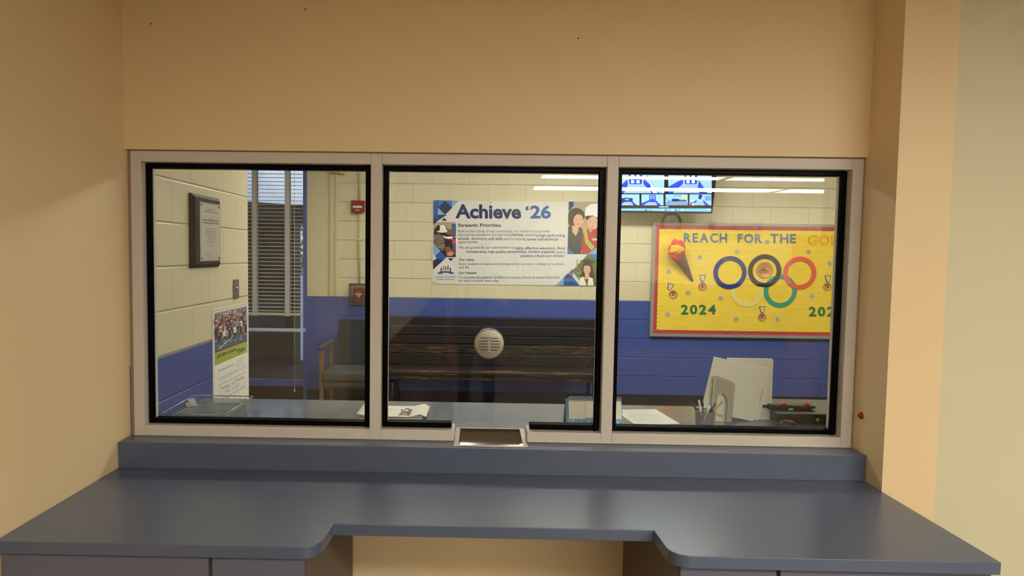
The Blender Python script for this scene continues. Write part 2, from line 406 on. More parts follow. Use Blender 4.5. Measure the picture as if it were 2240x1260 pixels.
# ------------------------------------------------------------------ counter on the lobby side
ct = thing('service_counter', 'blue-grey laminate counter with knee cut-out and tall backsplash below window', 'counter', (.045, -.4, .713))
Z0, Z1 = .713, .751
def arc(cx, cy, r, a0, a1, n=10): return [(cx+r*math.cos(a0+(a1-a0)*i/n), cy+r*math.sin(a0+(a1-a0)*i/n)) for i in range(n+1)]
ol = [(XL+.002, -.02), (XL+.002, -.755)]+arc(-.527, -.695, .060, -PI/2, 0)+[(-.461, -.588), (.568, -.588)]+arc(.633, -.701, .060, PI, 1.5*PI)+[(XR-.002, -.761), (XR-.002, -.02)]
mb = MB().m(LAM); mb.prism([(x, y, Z0) for x, y in ol], (0, 0, Z1-Z0)); p_ = atZ(1079, 1114, Z1); mb.m(DARKM).lathe([(.0045, .0003), (.0001, .0004)], p_, 'z', 12); mb.build('worktop', ct, bevel=.002)
mb = MB().m(LAM); mb.box(XL+.002, XR-.002, -.097, -.077, Z1, .8558); mb.build('backsplash', ct, bevel=.0015)
wb = MB().m(LAM)
hole = [(-.0785, -.0625), (.1845, -.0625)]
ol = [(XL+.002, -.0765), (XR-.002, -.0765), (XR-.002, .115), (BX1+.001, .115), (BX1+.001, BY0-.0005), (BX0-.001, BY0-.0005), (BX0-.001, .115), (XL+.002, .115)]
wb.prism([(x, y, .8055) for x, y in ol], (0, 0, .05)); wb.build('window_ledge', ct, bevel=.001)
# worktop on the office side
ol = [(XL+.002, .1155), (BX0-.001, .1155), (BX0-.001, BY1+.0005), (BX1+.001, BY1+.0005), (BX1+.001, .1155), (2.9, .1155), (2.9, .685), (XL+.002, .685)]
oc = thing('office_worktop', 'glossy grey worktop on the office side behind the window', 'counter', (.6, .4, 0))
MB().m(LAM_IN).prism([(x, y, .8155) for x, y in ol], (0, 0, .04)).build('worktop', oc, bevel=.0015)
mb = MB().m(CABM); mb.box(XL+.004, 2.88, .118, .66, 0, .76); mb.build('cabinet_base', oc)
# base cabinets left and right of the knee space
def cabinet(x0, x1, label, gap, sign):
    t = thing('base_cabinet', label, 'cabinet', ((x0+x1)/2, -.37, 0))
    mb = MB().m(CABSIDE); mb.box(x0, x1, -.715, WF-.001, .1, .712); mb.box(x0+.02, x1-.02, -.65, WF-.001, 0, .1); mb.build('carcass', t)
    for a, b in ((x0+.004, gap-.006), (gap+.006, x1-.004)):
        dr = MB().m(CABM).box(a, b, -.735, -.7155, .56, .703).build('drawer', t, bevel=.002)
        c = (a+b)/2
        MB().m(CHROME).tube([(c-.05, -.735, .63), (c-.048, -.758, .63), (c+.048, -.758, .63), (c+.05, -.735, .63)], .004).build('handle', dr)
        do = MB().m(CABM).box(a, b, -.735, -.7155, .11, .55).build('door', t, bevel=.002)
        hx = b-.05 if a < gap-.1 and b < gap+.01 else a+.05
        MB().m(CHROME).tube([(hx, -.735, .42), (hx, -.758, .422), (hx, -.758, .51), (hx, -.735, .512)], .004).build('handle', do)
cabinet(XL+.003, -.512, 'grey base cabinet under the left end of the counter', -.801, 1)
cabinet(.606, XR-.003, 'grey base cabinet under the right end of the counter', .90, -1)
# red push button on the right wall
b = thing('call_button', 'small red button on the cream wall right of the window', 'button', (XR, -.052, .985))
MB().m(mat('red_plastic', (176, 22, 26), .3)).lathe([(.010, 0), (.010, -.006), (.008, -.012), (.0001, -.013)], (XR, -.052, 1.003), 'x', 20).build('button_cap', b)
MB().m(mat('dark_red_collar', (120, 14, 18), .4)).lathe([(.013, -.0005), (.013, -.004), (.010, -.004)], (XR, -.052, 1.003), 'x', 20).build('collar', b)
# ------------------------------------------------------------------ ceiling lights
LENS_O = mat('lobby_light_lens', (255, 250, 235), .5, emit=(255, 249, 236), estr=OUT_POWER)
LENS_I = mat('office_light_lens', (255, 250, 235), .5, emit=(255, 249, 236), estr=IN_POWER)
LENS_M = mat('office_main_light_lens', (255, 250, 235), .5, emit=(255, 249, 236), estr=IN_MAIN)
def troffer(x0, x1, y0, y1, z, lens, label, grp):
    t = thing('ceiling_light', label, 'ceiling light', ((x0+x1)/2, (y0+y1)/2, z-.03), grp)
    mb = MB().m(WHITEPL)
    for a in ((x0, x1, y0, y0+.02), (x0, x1, y1-.02, y1), (x0, x0+.02, y0+.02, y1-.02), (x1-.02, x1, y0+.02, y1-.02)): mb.box(*a, z-.03, z-.001)
    mb.build('frame', t)
    MB().m(lens).box(x0+.021, x1-.021, y0+.021, y1-.021, z-.026, z-.004).build('diffuser', t)
LG, OG = 'fluorescent lights on the lobby ceiling', 'fluorescent lights on the office ceiling'
troffer(.2, 2.64, -3.7, -3.1, 2.75, LENS_O, 'lobby ceiling light nearest the service window', LG)
troffer(2.7, 5.14, -3.7, -3.1, 2.75, LENS_O, 'lobby ceiling light mid-room to the right', LG)
troffer(.825, 3.40, -6.62, -6.2, 2.75, LENS_O, 'long lobby light reflected as the upper bar in the glass', LG)
troffer(3.46, 5.6, -6.62, -6.2, 2.75, LENS_O, 'long lobby light at the right end of the upper reflected bar', LG)
troffer(.85, 4.87, -8.3, -7.65, 2.75, LENS_O, 'long lobby light reflected as the lower bar in the glass', LG)
troffer(4.93, 7.2, -8.3, -7.65, 2.75, LENS_O, 'long lobby light at the right end of the lower reflected bar', LG)
troffer(-.95, -.35, -5.3, -4.7, 2.75, LENS_O, 'corridor ceiling light behind the viewer', LG)
troffer(.3, 2.1, 2.62, 3.0, 2.95, LENS_M, 'office ceiling light behind the middle of the window', OG)
troffer(-1.3, -.08, 2.0, 2.6, 2.95, LENS_I, 'office ceiling light near the glazed door', OG)
troffer(2.9, 4.12, 2.2, 2.8, 2.95, LENS_I, 'office ceiling light in front of the yellow notice board', OG)

# ------------------------------------------------------------------ glazed door with blind
door = struct(bpy.data.objects.new('door_1', None)); C.objects.link(door); door.location = (-2.26, YB, 0)
mb = MB().m(BLUE_PAINT)
mb.box(-2.66, -2.615, YB-.01, YB+.06, 0, 2.66); mb.box(-1.905, -1.8625, YB-.01, YB+.06, 0, 2.66); mb.box(-2.615, -1.905, YB-.01, YB+.06, 2.6, 2.66)
mb.box(-2.615, -1.905, YB-.005, YB+.05, .155, .228)
mb.build('door_frame', door, bevel=.002)
MB().m(BASEM).box(-2.615, -1.905, YB+.0, YB+.04, 0, .155).build('kick_plate', door)
MB().m(GLASS_EXT).box(-2.615, -1.905, YB+.02, YB+.026, .228, 2.6).build('glass_pane', door)
mb = MB().m(mat('pale_blue_bar', (190, 200, 222), .3)); mb.box(-2.6, -1.88, YB-.05, YB-.035, .76, .795)
for x in (-2.6, -1.893): mb.box(x, x+.016, YB-.036, YB-.01, .76, .795)
mb.build('push_bar', door, bevel=.004)
bl = thing('window_blind', 'white slatted venetian blind with wide cloth tapes on the glazed door', 'blind', (-2.233, YB-.03, .93))
SLAT = mat('cream_aluminium_slat', (196, 190, 172), .4)
mb = MB().m(SLAT); z = .985; yc = YB-.045
while z < 2.62:
    q = [(-.024, -.006), (-.012, .0005), (0, .003), (.012, .004), (.024, .002)]
    vs = [(x, yc+a*.9, z+b_-a*.12) for x in (-2.565, -1.906) for a, b_ in q]+[(x, yc+a*.9, z+b_-.0012-a*.12) for x in (-2.565, -1.906) for a, b_ in q]
    fs = [(i, i+1, 6+i, 5+i) for i in range(4)]+[(10+i, 15+i, 16+i, 11+i) for i in range(4)]+[(0, 5, 15, 10), (4, 14, 19, 9)]
    mb.add(vs, fs, True); z += .0405
mb.build('slats', bl, recalc=False)
MB().m(SLAT).box(-2.567, -1.904, yc-.022, yc+.022, .935, .962).build('bottom_rail', bl, bevel=.004)
MB().m(SLAT).box(-2.567, -1.904, yc-.026, yc+.026, 2.61, 2.655).build('headrail', bl, bevel=.003)
TAPE = mat('grey_white_cloth_tape', (188, 188, 190), .8)
for xc in (-2.407, -2.057):
    mb = MB().m(TAPE); mb.box(xc-.026, xc+.026, yc-.0262, yc-.0242, .962, 2.61); mb.box(xc-.026, xc+.026, yc+.0242, yc+.026, .962, 2.61)
    mb.box(xc-.026, xc+.026, yc-.024, yc-.0225, .93, .962); mb.build('ladder_tape', bl)
mb = MB().m(WHITEPL); mb.tube([(-1.978, yc-.032, 2.6), (-1.978, yc-.032, .16)], .0022, 6); mb.lathe([(.002, .04), (.007, .02), (.008, 0), (.001, -.002)], (-1.978, yc-.032, .115), 'z', 10); mb.build('pull_cord', bl)

# outside, beyond the door glass
EXT = mat('dark_brown_timber', (52, 42, 38), .7, noise=.25, nscale=6); EXT2 = mat('slate_panel', (58, 60, 72), .6)
pv = thing('porch_building', 'dark brown porch building outside beyond the glazed door', 'building', (-4, 9, 0))
mb = MB().m(EXT); mb.box(-9, -2.68, 6.6, 6.9, -.02, 2.2); mb.build('wall', pv)
mb = MB().m(EXT2); mb.box(-9, -2.80, 6.55, 6.6, .43, .95); mb.build('wall_panel', pv)
mb = MB().m(EXT); mb.prism([(-9, 6.3, 2.62), (-1.6, 6.3, 2.215), (-1.6, 6.3, 2.03), (-9, 6.3, 2.03)], (0, .5, 0)); mb.build('eave', pv)
MB().m(EXT).box(-1.7, -1.6, 6.4, 6.5, -.02, 2.04).build('post', pv)
struct(MB().m(mat('dark_porch_paving', (58, 47, 42), .8, noise=.1, nscale=3)).box(-14, 6, YB+.2, 6.95, -.12, -.02).build('ground'))
struct(MB().m(mat('bright_concrete', (196, 200, 204), .8)).box(-14, 6, 6.95, 40, -.12, -.021).build('ground_yard'))
mb = MB(); LEAF = mat('green_foliage', (120, 150, 92), .8, noise=.4, nscale=3)
mb.m(LEAF)
for i in range(420):
    c = Vector((random.gauss(-4.8, .6), 14+random.gauss(0, .4), random.uniform(1.0, 2.5))); a = random.uniform(0, 6.28); s_ = random.uniform(.05, .12)
    u = Vector((math.cos(a), .3, math.sin(a)))*s_; v_ = Vector((-math.sin(a), .2, math.cos(a)))*s_*.5
    mb.face([c-u, c-v_, c+u, c+v_])
tr_ = thing('leafy_bush', 'green bush outside glimpsed through the right edge of the door glass', 'bush', (-4.8, 14, 0))
mb.build('foliage', tr_, recalc=False); MB().m(EXT).tube([(-4.8, 14, -.02), (-4.75, 14, .8), (-4.8, 14, 1.6)], [.09, .07, .04]).build('stem', tr_)

# ------------------------------------------------------------------ things on the left office wall
pl = thing('wall_plaque', 'dark wooden plaque with engraved silver plate on the left block wall', 'plaque', (XL, .715, 1.535))
WOOD = mat('dark_walnut_plaque', (32, 24, 20), .6, spec=.2, noise=.15, nscale=30)
mb = MB().m(WOOD); y0, y1, z0, z1 = .55, .885, 1.537, 1.909; t = .026; e = .018
b_ = [(XL+.0005, y0, z0), (XL+.0005, y1, z0), (XL+.0005, y1, z1), (XL+.0005, y0, z1)]; f_ = [(XL+t, y0+e, z0+e), (XL+t, y1-e, z0+e), (XL+t, y1-e, z1-e), (XL+t, y0+e, z1-e)]
mid = [(XL+.010, y0, z0), (XL+.010, y1, z0), (XL+.010, y1, z1), (XL+.010, y0, z1)]
mb.add(b_+mid+f_, [(3,2,1,0), (8,9,10,11)]+[(k+i, k+(i+1) % 4, k+4+(i+1) % 4, k+4+i) for k in (0, 4) for i in range(4)]); mb.build('backboard', pl)
mb = MB().m(mat('silver_engraved_plate', (196, 192, 180), .4, metal=.25)); py0, py1, pz0, pz1 = .615, .866, 1.570, 1.872
mb.box(XL+t, XL+t+.002, py0, py1, pz0, pz1)
pr = Print(mb, lambda u, v: Vector((XL+t+.002, py0+(py1-py0)*u, pz1-(pz1-pz0)*v)), (1, 0, 0)).layer(1)
for y_, a, b2, hgt in ((.262, .36, .64, .012), (.29, .10, .90, .022), (.335, .10, .90, .022), (.375, .40, .60, .012), (.44, .22, .80, .013), (.48, .24, .76, .016), (.515, .24, .76, .016), (.55, .22, .78, .014), (.585, .30, .72, .014), (.62, .38, .68, .014), (.655, .28, .74, .014), (.69, .40, .64, .012), (.725, .34, .66, .012), (.85, .20, .56, .012), (.89, .20, .5, .012), (.93, .20, .54, .012), (.85, .70, .82, .012), (.89, .70, .82, .012), (.93, .66, .82, .012)):
    u = a
    while u < b2-.01:
        w_ = random.uniform(.018, .05); w_ = min(w_, b2-u)
        pr.rect(INK if hgt > .02 else GREYINK, u, y_, u+w_, y_+hgt*.75); u += w_+.014
pr.text(INK, 'LONE STAR', .34, .098, .66, .120, .01); pr.text(INK, 'ELEMENTARY SCHOOL', .18, .142, .84, .164, .01)
for m_ in ((.015, .012, .985, .02), (.015, .98, .985, .988), (.015, .012, .025, .988), (.975, .012, .985, .988)): pr.rect(GREYINK, *m_)
mb.build('engraved_plate', pl)
for u, v in ((.06, .05), (.93, .05), (.06, .95), (.93, .95)):
    p = Vector((XL+t+.002, py0+(py1-py0)*u, pz1-(pz1-pz0)*v)); MB().m(BLACKP).lathe([(.006, 0), (.005, .002), (.0001, .003)], p, 'x', 12).build('screw', pl)
# stainless key-switch plate
kp = thing('switch_plate', 'narrow grey metal switch plate on block wall above the poster', 'switch plate', (XL, 1.148, 1.344))
MB().m(mat('dull_grey_steel', (122, 118, 112), .4, metal=.7)).box(XL+.0005, XL+.007, 1.110, 1.188, 1.344, 1.457).build('plate', kp, bevel=.002)
MB().m(CHROME).lathe([(.010, .007), (.010, .012), (.006, .013), (.0001, .013)], (XL, 1.148, 1.402), 'x', 16).build('key_lock', kp)
# running-club poster
po = thing('recruiting_poster', 'tall poster with team photo, green band and handwriting on left wall', 'poster', (XL, 1.08, .69))
PY0_, PY1_, PZ0, PZ1 = .815, 1.349, .69, 1.305
mb = MB().m(WHITEP); mb.box(XL+.001, XL+.003, PY0_, PY1_, PZ0, PZ1)
pr = Print(mb, lambda u, v: Vector((XL+.003, PY0_+(PY1_-PY0_)*u, PZ1-.549*v)), (1, 0, 0), .00012)
TEAL = mat('print_teal_court', (66, 112, 126), .5); NAVY = mat('print_navy', (38, 46, 84), .5); SKIN = [mat('print_skin_a', (186, 134, 104), .6), mat('print_skin_b', (120, 80, 62), .6), mat('print_skin_c', (214, 172, 144), .6)]
HAIR = [mat('print_hair_a', (44, 34, 30), .6), mat('print_hair_b', (120, 84, 50), .6)]; REDP = mat('print_red', (178, 42, 52), .5); MAG = mat('print_magenta', (140, 36, 84), .5); LIME = mat('print_lime', (168, 184, 84), .5); PWHITE = mat('print_white', (226, 226, 222), .5); PGREY = mat('print_grey', (150, 150, 152), .5)
pr.layer(1).rect(TEAL, .045, .035, .955, .42); pr.rect(MAG, .045, .42, .955, .434); pr.rect(LIME, .045, .434, .955, .56)
pr.layer(2).rect(PGREY, .045, .035, .955, .11)
pr.line(PWHITE, [(.05, .32), (.5, .28)], .008); pr.line(PWHITE, [(.15, .41), (.62, .30)], .010); pr.line(PWHITE, [(.62, .24), (.95, .19)], .008)
B_SH = mat('print_dark_shorts', (30, 30, 42), .5); kk = 3
for row, (yy, n, sc) in enumerate(((.075, 12, .85), (.12, 11, .95), (.165, 9, 1.0), (.215, 6, 1.0))):
    for i in range(n):
        u = .09+.82*(i+.5*(row % 2)*.8+random.uniform(-.15, .15))/(n-.4); v = yy+random.uniform(-.012, .012); pr.layer(kk); kk += .06
        body = random.choice([NAVY, NAVY, NAVY, NAVY, PWHITE if row >= 2 else NAVY, REDP if row < 2 else NAVY, PGREY]); sk = random.choice(SKIN); ln = random.uniform(-.02, .02); sc = random.uniform(.8, 1.1)
        pr.poly(sk, [(u-.03, v+.09), (u-.012, v+.09), (u-.016+ln, v+.15*sc), (u-.03+ln, v+.15*sc)]); pr.poly(sk, [(u+.008, v+.09), (u+.026, v+.09), (u+.03+ln, v+.16*sc), (u+.016+ln, v+.16*sc)])
        if row == 3: pr.rect(PWHITE, u-.03+ln, v+.15*sc, u-.015+ln, v+.165*sc); pr.rect(PWHITE, u+.016+ln, v+.16*sc, u+.031+ln, v+.175*sc)
        pr.poly(random.choice([NAVY, B_SH, PGREY]), [(u-.036, v+.075), (u+.036, v+.075), (u+.034, v+.11), (u-.034, v+.11)])
        pr.poly(body, [(u-.04+ln*.3, v+.02), (u+.04+ln*.3, v+.02), (u+.034, v+.08), (u-.034, v+.08)])
        if random.random() < .5: pr.rect(random.choice([PWHITE, REDP, PGREY]), u-.018, v+.035, u+.018, v+.055)
        pr.line(sk, [(u-.042, v+.03), (u-.055+ln, v+.055), (u-.03, v+.09)], .013); pr.line(sk, [(u+.042, v+.03), (u+.056+ln, v+.06), (u+.04+ln, v+.095)], .013)
        pr.ell(random.choice(HAIR), u+ln*.4, v, .023, .019, 12); pr.ell(sk, u+ln*.4, v+.005, .017, .015, 12); pr.rect(PWHITE, u-.007+ln*.4, v+.009, u+.007+ln*.4, v+.012)
        if random.random() < .35: pr.ell(PWHITE, u+ln*.4, v-.010, .020, .008, 10)
pr.layer(3); PURP = mat('print_purple_ink', (92, 40, 62), .6)
pr.text(PURP, 'JOIN Girls', .10, .455, .62, .505); pr.text(PURP, 'on the', .64, .478, .72, .495); pr.text(PURP, 'run', .66, .488, .86, .528)
pr.text(INK, 'BE A GIRL ON THE RUN', .13, .62, .55, .635)
for i in range(5): pr.text(GREYINK, ['A healthy lifestyle', 'Emotional wellness', 'Be included', 'Make new friends', 'Find out who'][i], .62, .585+i*.021, .62+[.25, .26, .16, .22, .18][i], .596+i*.021)
pr.text(INK, 'Committed to help girls discover potential', .12, .70, .90, .716)
pr.text(INK, 'Girls on the run at your school will meet every', .12, .765, .90, .782)
pr.text(INK, 'Tuesday', .18, .805, .40, .84); pr.text(INK, 'and', .47, .815, .55, .832); pr.text(INK, 'Thursday', .58, .80, .84, .838)
pr.text(INK, 'from', .12, .87, .20, .885); pr.text(INK, '3:15', .30, .862, .40, .888); pr.text(INK, 'to', .48, .87, .52, .885); pr.text(INK, '4:15', .57, .862, .68, .888)
pr.text(INK, 'For more information', .12, .925, .48, .94); pr.text(INK, 'see your teacher', .5, .915, .88, .94)
for v in (.725, .845, .893, .948): pr.line(GREYINK, [(.12, v), (.9, v)], .002)
for i in range(51):
    pr.rect(random.choice([PURP, REDP, GREYINK]), .012, .01+i*.0215, .024, .017+i*.0215); pr.rect(random.choice([PURP, REDP, GREYINK]), .976, .01+i*.0215, .988, .017+i*.0215)
for i in range(40): pr.rect(random.choice([PURP, REDP, GREYINK]), .03+i*.0235, .008, .044+i*.0235, .016)
mb.build('printed_sheet', po, recalc=False)

# ------------------------------------------------------------------ alarm devices, conduit on the back wall
CREAMT = mat('cream_painted_metal', (208, 196, 152), .4)
co = thing('conduit_pipe', 'thin cream conduit running down the block wall between red alarm devices', 'conduit', (-1.297, YB, 1.29))
mb = MB().m(CREAMT); x = -1.297
mb.tube([(x-.002, YB-.014, 2.94), (x-.002, YB-.014, 2.178)], .011, 10); mb.build('upper_pipe', co)
mb = MB().m(CREAMT); mb.tube([(x, YB-.014, 2.035), (x+.001, YB-.014, 1.7), (x+.004, YB-.014, 1.295)], .011, 10); mb.build('lower_pipe', co)
MB().m(CREAMT).box(x-.022, x+.022, YB-.028, YB-.001, 1.745, 1.775).build('strap', co, bevel=.003)
ra = thing('cable_raceway', 'tall cream cable raceway beside the plaster strip on the back wall', 'raceway', (-1.575, YB, 1.145))
MB().m(CREAMT).box(-1.618, -1.585, YB-.022, YB-.005, 1.146, 2.46).build('channel', ra, bevel=.003)
MB().m(CREAMT).box(-1.56, -1.54, YB-.018, YB-.005, 1.146, 2.46).build('cover_strip', ra, bevel=.003)
de = thing('motion_detector', 'cream detector box at the top of the cable raceway', 'detector', (-1.535, YB, 2.45))
MB().m(CREAMT).box(-1.60, -1.50, YB-.075, YB-.005, 2.462, 2.54).build('housing', de, bevel=.006)
MB().m(CREAMT).box(-1.50, -1.455, YB-.065, YB-.005, 2.452, 2.53).build('side_cap', de, bevel=.005)
MB().m(BLACKP).lathe([(.010, -.076), (.008, -.080), (.0001, -.082)], (-1.482, YB+.01, 2.492), 'y', 16).build('lens', de)
REDD = mat('alarm_red', (132, 24, 26), .35)
fs_ = thing('fire_strobe', 'red fire alarm strobe with clear lens high on the back wall', 'fire alarm', (-1.31, YB, 2.039))
cz = 2.107; mb = MB().m(REDD)
out = [(-1.381, 2.173), (-1.239, 2.173), (-1.239, 2.062)]+[(-1.31+.07*math.cos(a), 2.062+.022*math.sin(a)) for a in [-.2, -.6, -1.0, -1.57, -2.14, -2.54, -2.94]]+[(-1.381, 2.062)]
mb.prism([(x_, YB-.001, z_) for x_, z_ in out], (0, -.05, 0)); mb.build('housing', fs_, bevel=.004)
mb = MB().m(mat('clear_lens', (214, 214, 208), .15, emit=(255, 255, 255), estr=0)); mb.box(-1.362, -1.262, YB-.072, YB-.051, 2.090, 2.116); mb.build('strobe_lens', fs_, bevel=.008, seg=3)
mb = MB(); pr = Print(mb, lambda u, v: Vector((u, YB-.0512, v)), (0, -1, 0)); pr.text(mat('white_lettering', (214, 206, 200), .5), 'FIRE', -1.338, 2.077, -1.285, 2.061, .01); mb.build('lettering', fs_, recalc=False)
pu = thing('pull_station', 'red fire alarm pull station under a clear cover on the back wall', 'fire alarm', (-1.298, YB, 1.077))
mb = MB().m(REDD); mb.box(-1.356, -1.240, YB-.045, YB-.001, 1.092, 1.245); mb.build('body', pu, bevel=.004)
MB().m(mat('alarm_red_light', (178, 52, 50), .3)).box(-1.356, -1.240, YB-.062, YB-.046, 1.215, 1.247).build('hood', pu, bevel=.005)
mb = MB().m(PWHITE); mb.box(-1.333, -1.262, YB-.058, YB-.046, 1.166, 1.184); mb.box(-1.306, -1.288, YB-.058, YB-.046, 1.138, 1.166); mb.build('pull_handle', pu, bevel=.002)
mb = MB(); pr = Print(mb, lambda u, v: Vector((u, YB-.0456, v)), (0, -1, 0)); WL = MATS['white_lettering']; pr.text(WL, 'FIRE', -1.33, 1.207, -1.27, 1.192, .01); mb.build('lettering', pu, recalc=False); mb = MB(); pr = Print(mb, lambda u, v: Vector((u, YB-.0456, v)), (0, -1, 0)); pr.text(WL, 'PULL DOWN', -1.325, 1.118, -1.275, 1.110); mb.build('lettering', pu, recalc=False)
COVER = glass_mat('clear_cover_plastic', (.78, .80, .80), .07)
mb = MB().m(COVER); mb.box(-1.395, -1.212, YB-.10, YB-.0008, 1.06, 1.288); mb.build('clear_cover', pu, bevel=.008, seg=3)
mb = MB().m(mat('smoky_plastic_rim', (92, 92, 96), .3))
for a in ((-1.397, -1.389, 1.058, 1.29), (-1.218, -1.210, 1.058, 1.29)): mb.box(a[0], a[1], YB-.018, YB-.0008, a[2], a[3])
mb.box(-1.397, -1.21, YB-.018, YB-.0008, 1.058, 1.066); mb.box(-1.397, -1.21, YB-.018, YB-.0008, 1.282, 1.29); mb.build('cover_rim', pu)
# ------------------------------------------------------------------ strategic-plan banner
YN = YB-.004
bn = thing('wall_banner', 'wide white vinyl banner with blue triangles and photos above the bench', 'banner', (.39, YN, 1.295))
def bq(zx, zy): return atY(930+zx/5.728, 420+zy/5.727, YN-.002)
mb = MB(); VINYL = mat('white_vinyl', (222, 220, 214), .32, bump=.06, bscale=9)
tl, bl_, br_, tr2 = bq(103, 100), bq(99, 1150), bq(2165, 1172), bq(2190, 118)
xs0, xs1, zt_, zb_ = tl.x, 1.288, 2.186, 1.296
mb.m(VINYL).box(xs0, xs1, YN-.002, YN, zb_, zt_)
pr = Print(mb, bq, (0, -1, 0), .0006)
B = {n: mat('print_'+n, c, .4) for n, c in dict(royal=(36, 92, 168), deep=(34, 46, 92), navy2=(38, 58, 110), sky=(126, 176, 214), pale=(150, 188, 208), mid=(58, 122, 190), black=(40, 42, 56), wall=(176, 160, 136), camo=(120, 108, 98), camod=(64, 58, 54), brown=(132, 88, 62), denim=(72, 96, 130), dark=(36, 32, 32), hat=(240, 240, 236), hair=(70, 50, 40), shirt=(66, 66, 70), red=(186, 44, 52), lime=(196, 208, 84), face=(224, 172, 148), face2=(206, 150, 124), leaf=(98, 112, 70), leafd=(62, 74, 46), orange=(214, 140, 60), green=(60, 110, 70), hairblk=(44, 36, 36), gown=(54, 52, 56), lips=(170, 80, 84)).items()}
pr.layer(1)
# upper-left triangles
pr.poly(B['royal'], [(103,102),(172,102),(172,350),(103,412)]); pr.poly(B['sky'], [(172,102),(420,110),(172,352)])
pr.layer(2).poly(B['deep'], [(103,300),(160,360),(103,415)]); pr.poly(B['mid'], [(185,104),(338,107),(338,190),(250,130),(172,200),(172,110)])
pr.poly(B['navy2'], [(160,285),(275,285),(160,360)]); pr.poly(B['pale'], [(162,200),(215,285),(162,285)])
pr.layer(3).poly(B['deep'], [(250,108),(340,196),(252,285),(163,196)])
pr.layer(1).poly(B['black'], [(205,360),(277,360),(240,325)]); pr.poly(B['black'], [(285,830),(358,830),(321,868)])
# title and text
TI, TJ = mat('title_navy', (34, 48, 96), .4), mat('title_blue', (44, 98, 170), .4)
pr.layer(1).text(TI, 'Achieve', 378, 152, 1202, 332, .035, slope=.008)
pr.text(TJ, "\u2018", 1255, 172, 1300, 232, .03); pr.text(TJ, '26', 1315, 165, 1577, 335, .035)
BODY, BOLD = mat('body_ink', (66, 72, 100), .5), mat('bold_ink', (48, 70, 124), .5)
pr.text(INK, 'Strategic Priorities', 412, 394, 950, 450, .02)
def tx(m_, b_, x0, x1, base, h=34, bold=0): pr.text(m_, b_, x0, base-h, x1, base+(9 if any(c in b_ for c in 'gpqy,') else 0), bold)
tx(BODY, 'Built on the values of our community, our mission is to provide', 412, 1565, 507)
tx(BODY, 'educational excellence by improving', 410, 1082, 552); tx(BOLD, 'literacy,', 1092, 1240, 552, 34, .014); tx(BODY, 'ensuring', 1256, 1416, 556); tx(BOLD, 'high performing', 1428, 1752, 560, 34, .014)
tx(BOLD, 'schools,', 412, 556, 598, 34, .014); tx(BODY, 'developing', 578, 780, 600); tx(BOLD, 'soft skills,', 793, 980, 600, 34, .014); tx(BODY, 'and increasing', 992, 1258, 604); tx(BOLD, 'career and technical', 1272, 1664, 608, 34, .014)
tx(BODY, 'opportunities.', 412, 668, 645)
tx(BODY, 'We are guided by our commitment to', 420, 1110, 712); tx(BOLD, 'highly effective educators, fiscal', 1124, 1750, 720, 34, .014)
tx(BOLD, 'transparency, high-quality partnerships, student supports,', 514, 1632, 764, 34, .014); tx(BODY, 'and a', 1648, 1748, 768)
tx(BOLD, 'positive culture and climate.', 1198, 1745, 815, 32, .014)
tx(INK, 'Our vision', 422, 612, 863, 32, .016); tx(BODY, 'Every student is inspired and prepared for success in college or a career,', 422, 1745, 917, 34); tx(BODY, 'and life.', 422, 560, 960)
tx(INK, 'Our mission', 420, 643, 1028, 32, .016); tx(BODY, 'To provide educational excellence in every school, in every classroom,', 422, 1690, 1085, 34); tx(BODY, 'for every student, every day.', 420, 925, 1127)
# left picture: two people bent over their work
pr.layer(1).poly(B['wall'], [(150,375),(387,377),(384,815),(250,815),(103,640),(106,420)])
pr.layer(2).poly(B['denim'], [(330,400),(387,400),(385,560),(330,560)])
pr.poly(B['dark'], [(110,470),(160,415),(240,430),(300,480),(340,560),(384,580),(384,815),(250,815),(108,640)])
pr.layer(3).poly(B['camo'], [(108,540),(170,520),(235,570),(252,700),(215,742),(150,690),(104,640)])
pr.poly(B['brown'], [(262,470),(330,470),(332,520),(300,545),(262,520)])
pr.layer(4)
for i in range(26):
    pr.ell(random.choice([B['camod'], B['wall'], B['brown']]), random.uniform(112, 235), random.uniform(560, 690), random.uniform(6, 14), random.uniform(4, 10), 7)
pr.poly(B['hat'], [(140,492),(182,485),(186,420),(235,412),(268,470),(280,492),(262,508),(180,508)])
pr.poly(B['hat'], [(215,545),(262,560),(335,556),(350,580),(300,590),(250,580)])
pr.poly(B['brown'], [(255,690),(300,680),(335,720),(380,740),(382,790),(300,790),(250,740)]); pr.poly(B['denim'], [(340,640),(383,620),(383,740),(345,720)])
pr.poly(B['face2'], [(268,770),(320,740),(360,770),(340,800),(280,800)])
# lower-left triangles, logo
pr.layer(1).poly(B['sky'], [(103,640),(180,735),(103,790)]); pr.poly(B['deep'], [(100,862),(165,820),(262,822),(100,972)])
pr.layer(2).poly(B['royal'], [(125,790),(190,738),(265,815),(225,850),(140,830)]); pr.poly(B['black'], [(100,862),(155,880),(165,910),(100,972)])
for x0, x1, y0, y1, c in ((195,212,948,1030,'royal'),(308,325,948,1030,'royal'),(224,240,922,985,'orange'),(251,266,934,980,'red'),(279,294,920,978,'green')): pr.rect(B[c], x0, y0, x1, y1)
pr.layer(3).line(B['royal'], [(158,1020),(200,1006),(258,1000),(316,1006),(358,1020)], 20)
pr.text(INK, 'DUVAL COUNTY', 125, 1055, 392, 1073); pr.text(INK, 'PUBLIC SCHOOLS', 150, 1087, 368, 1102)
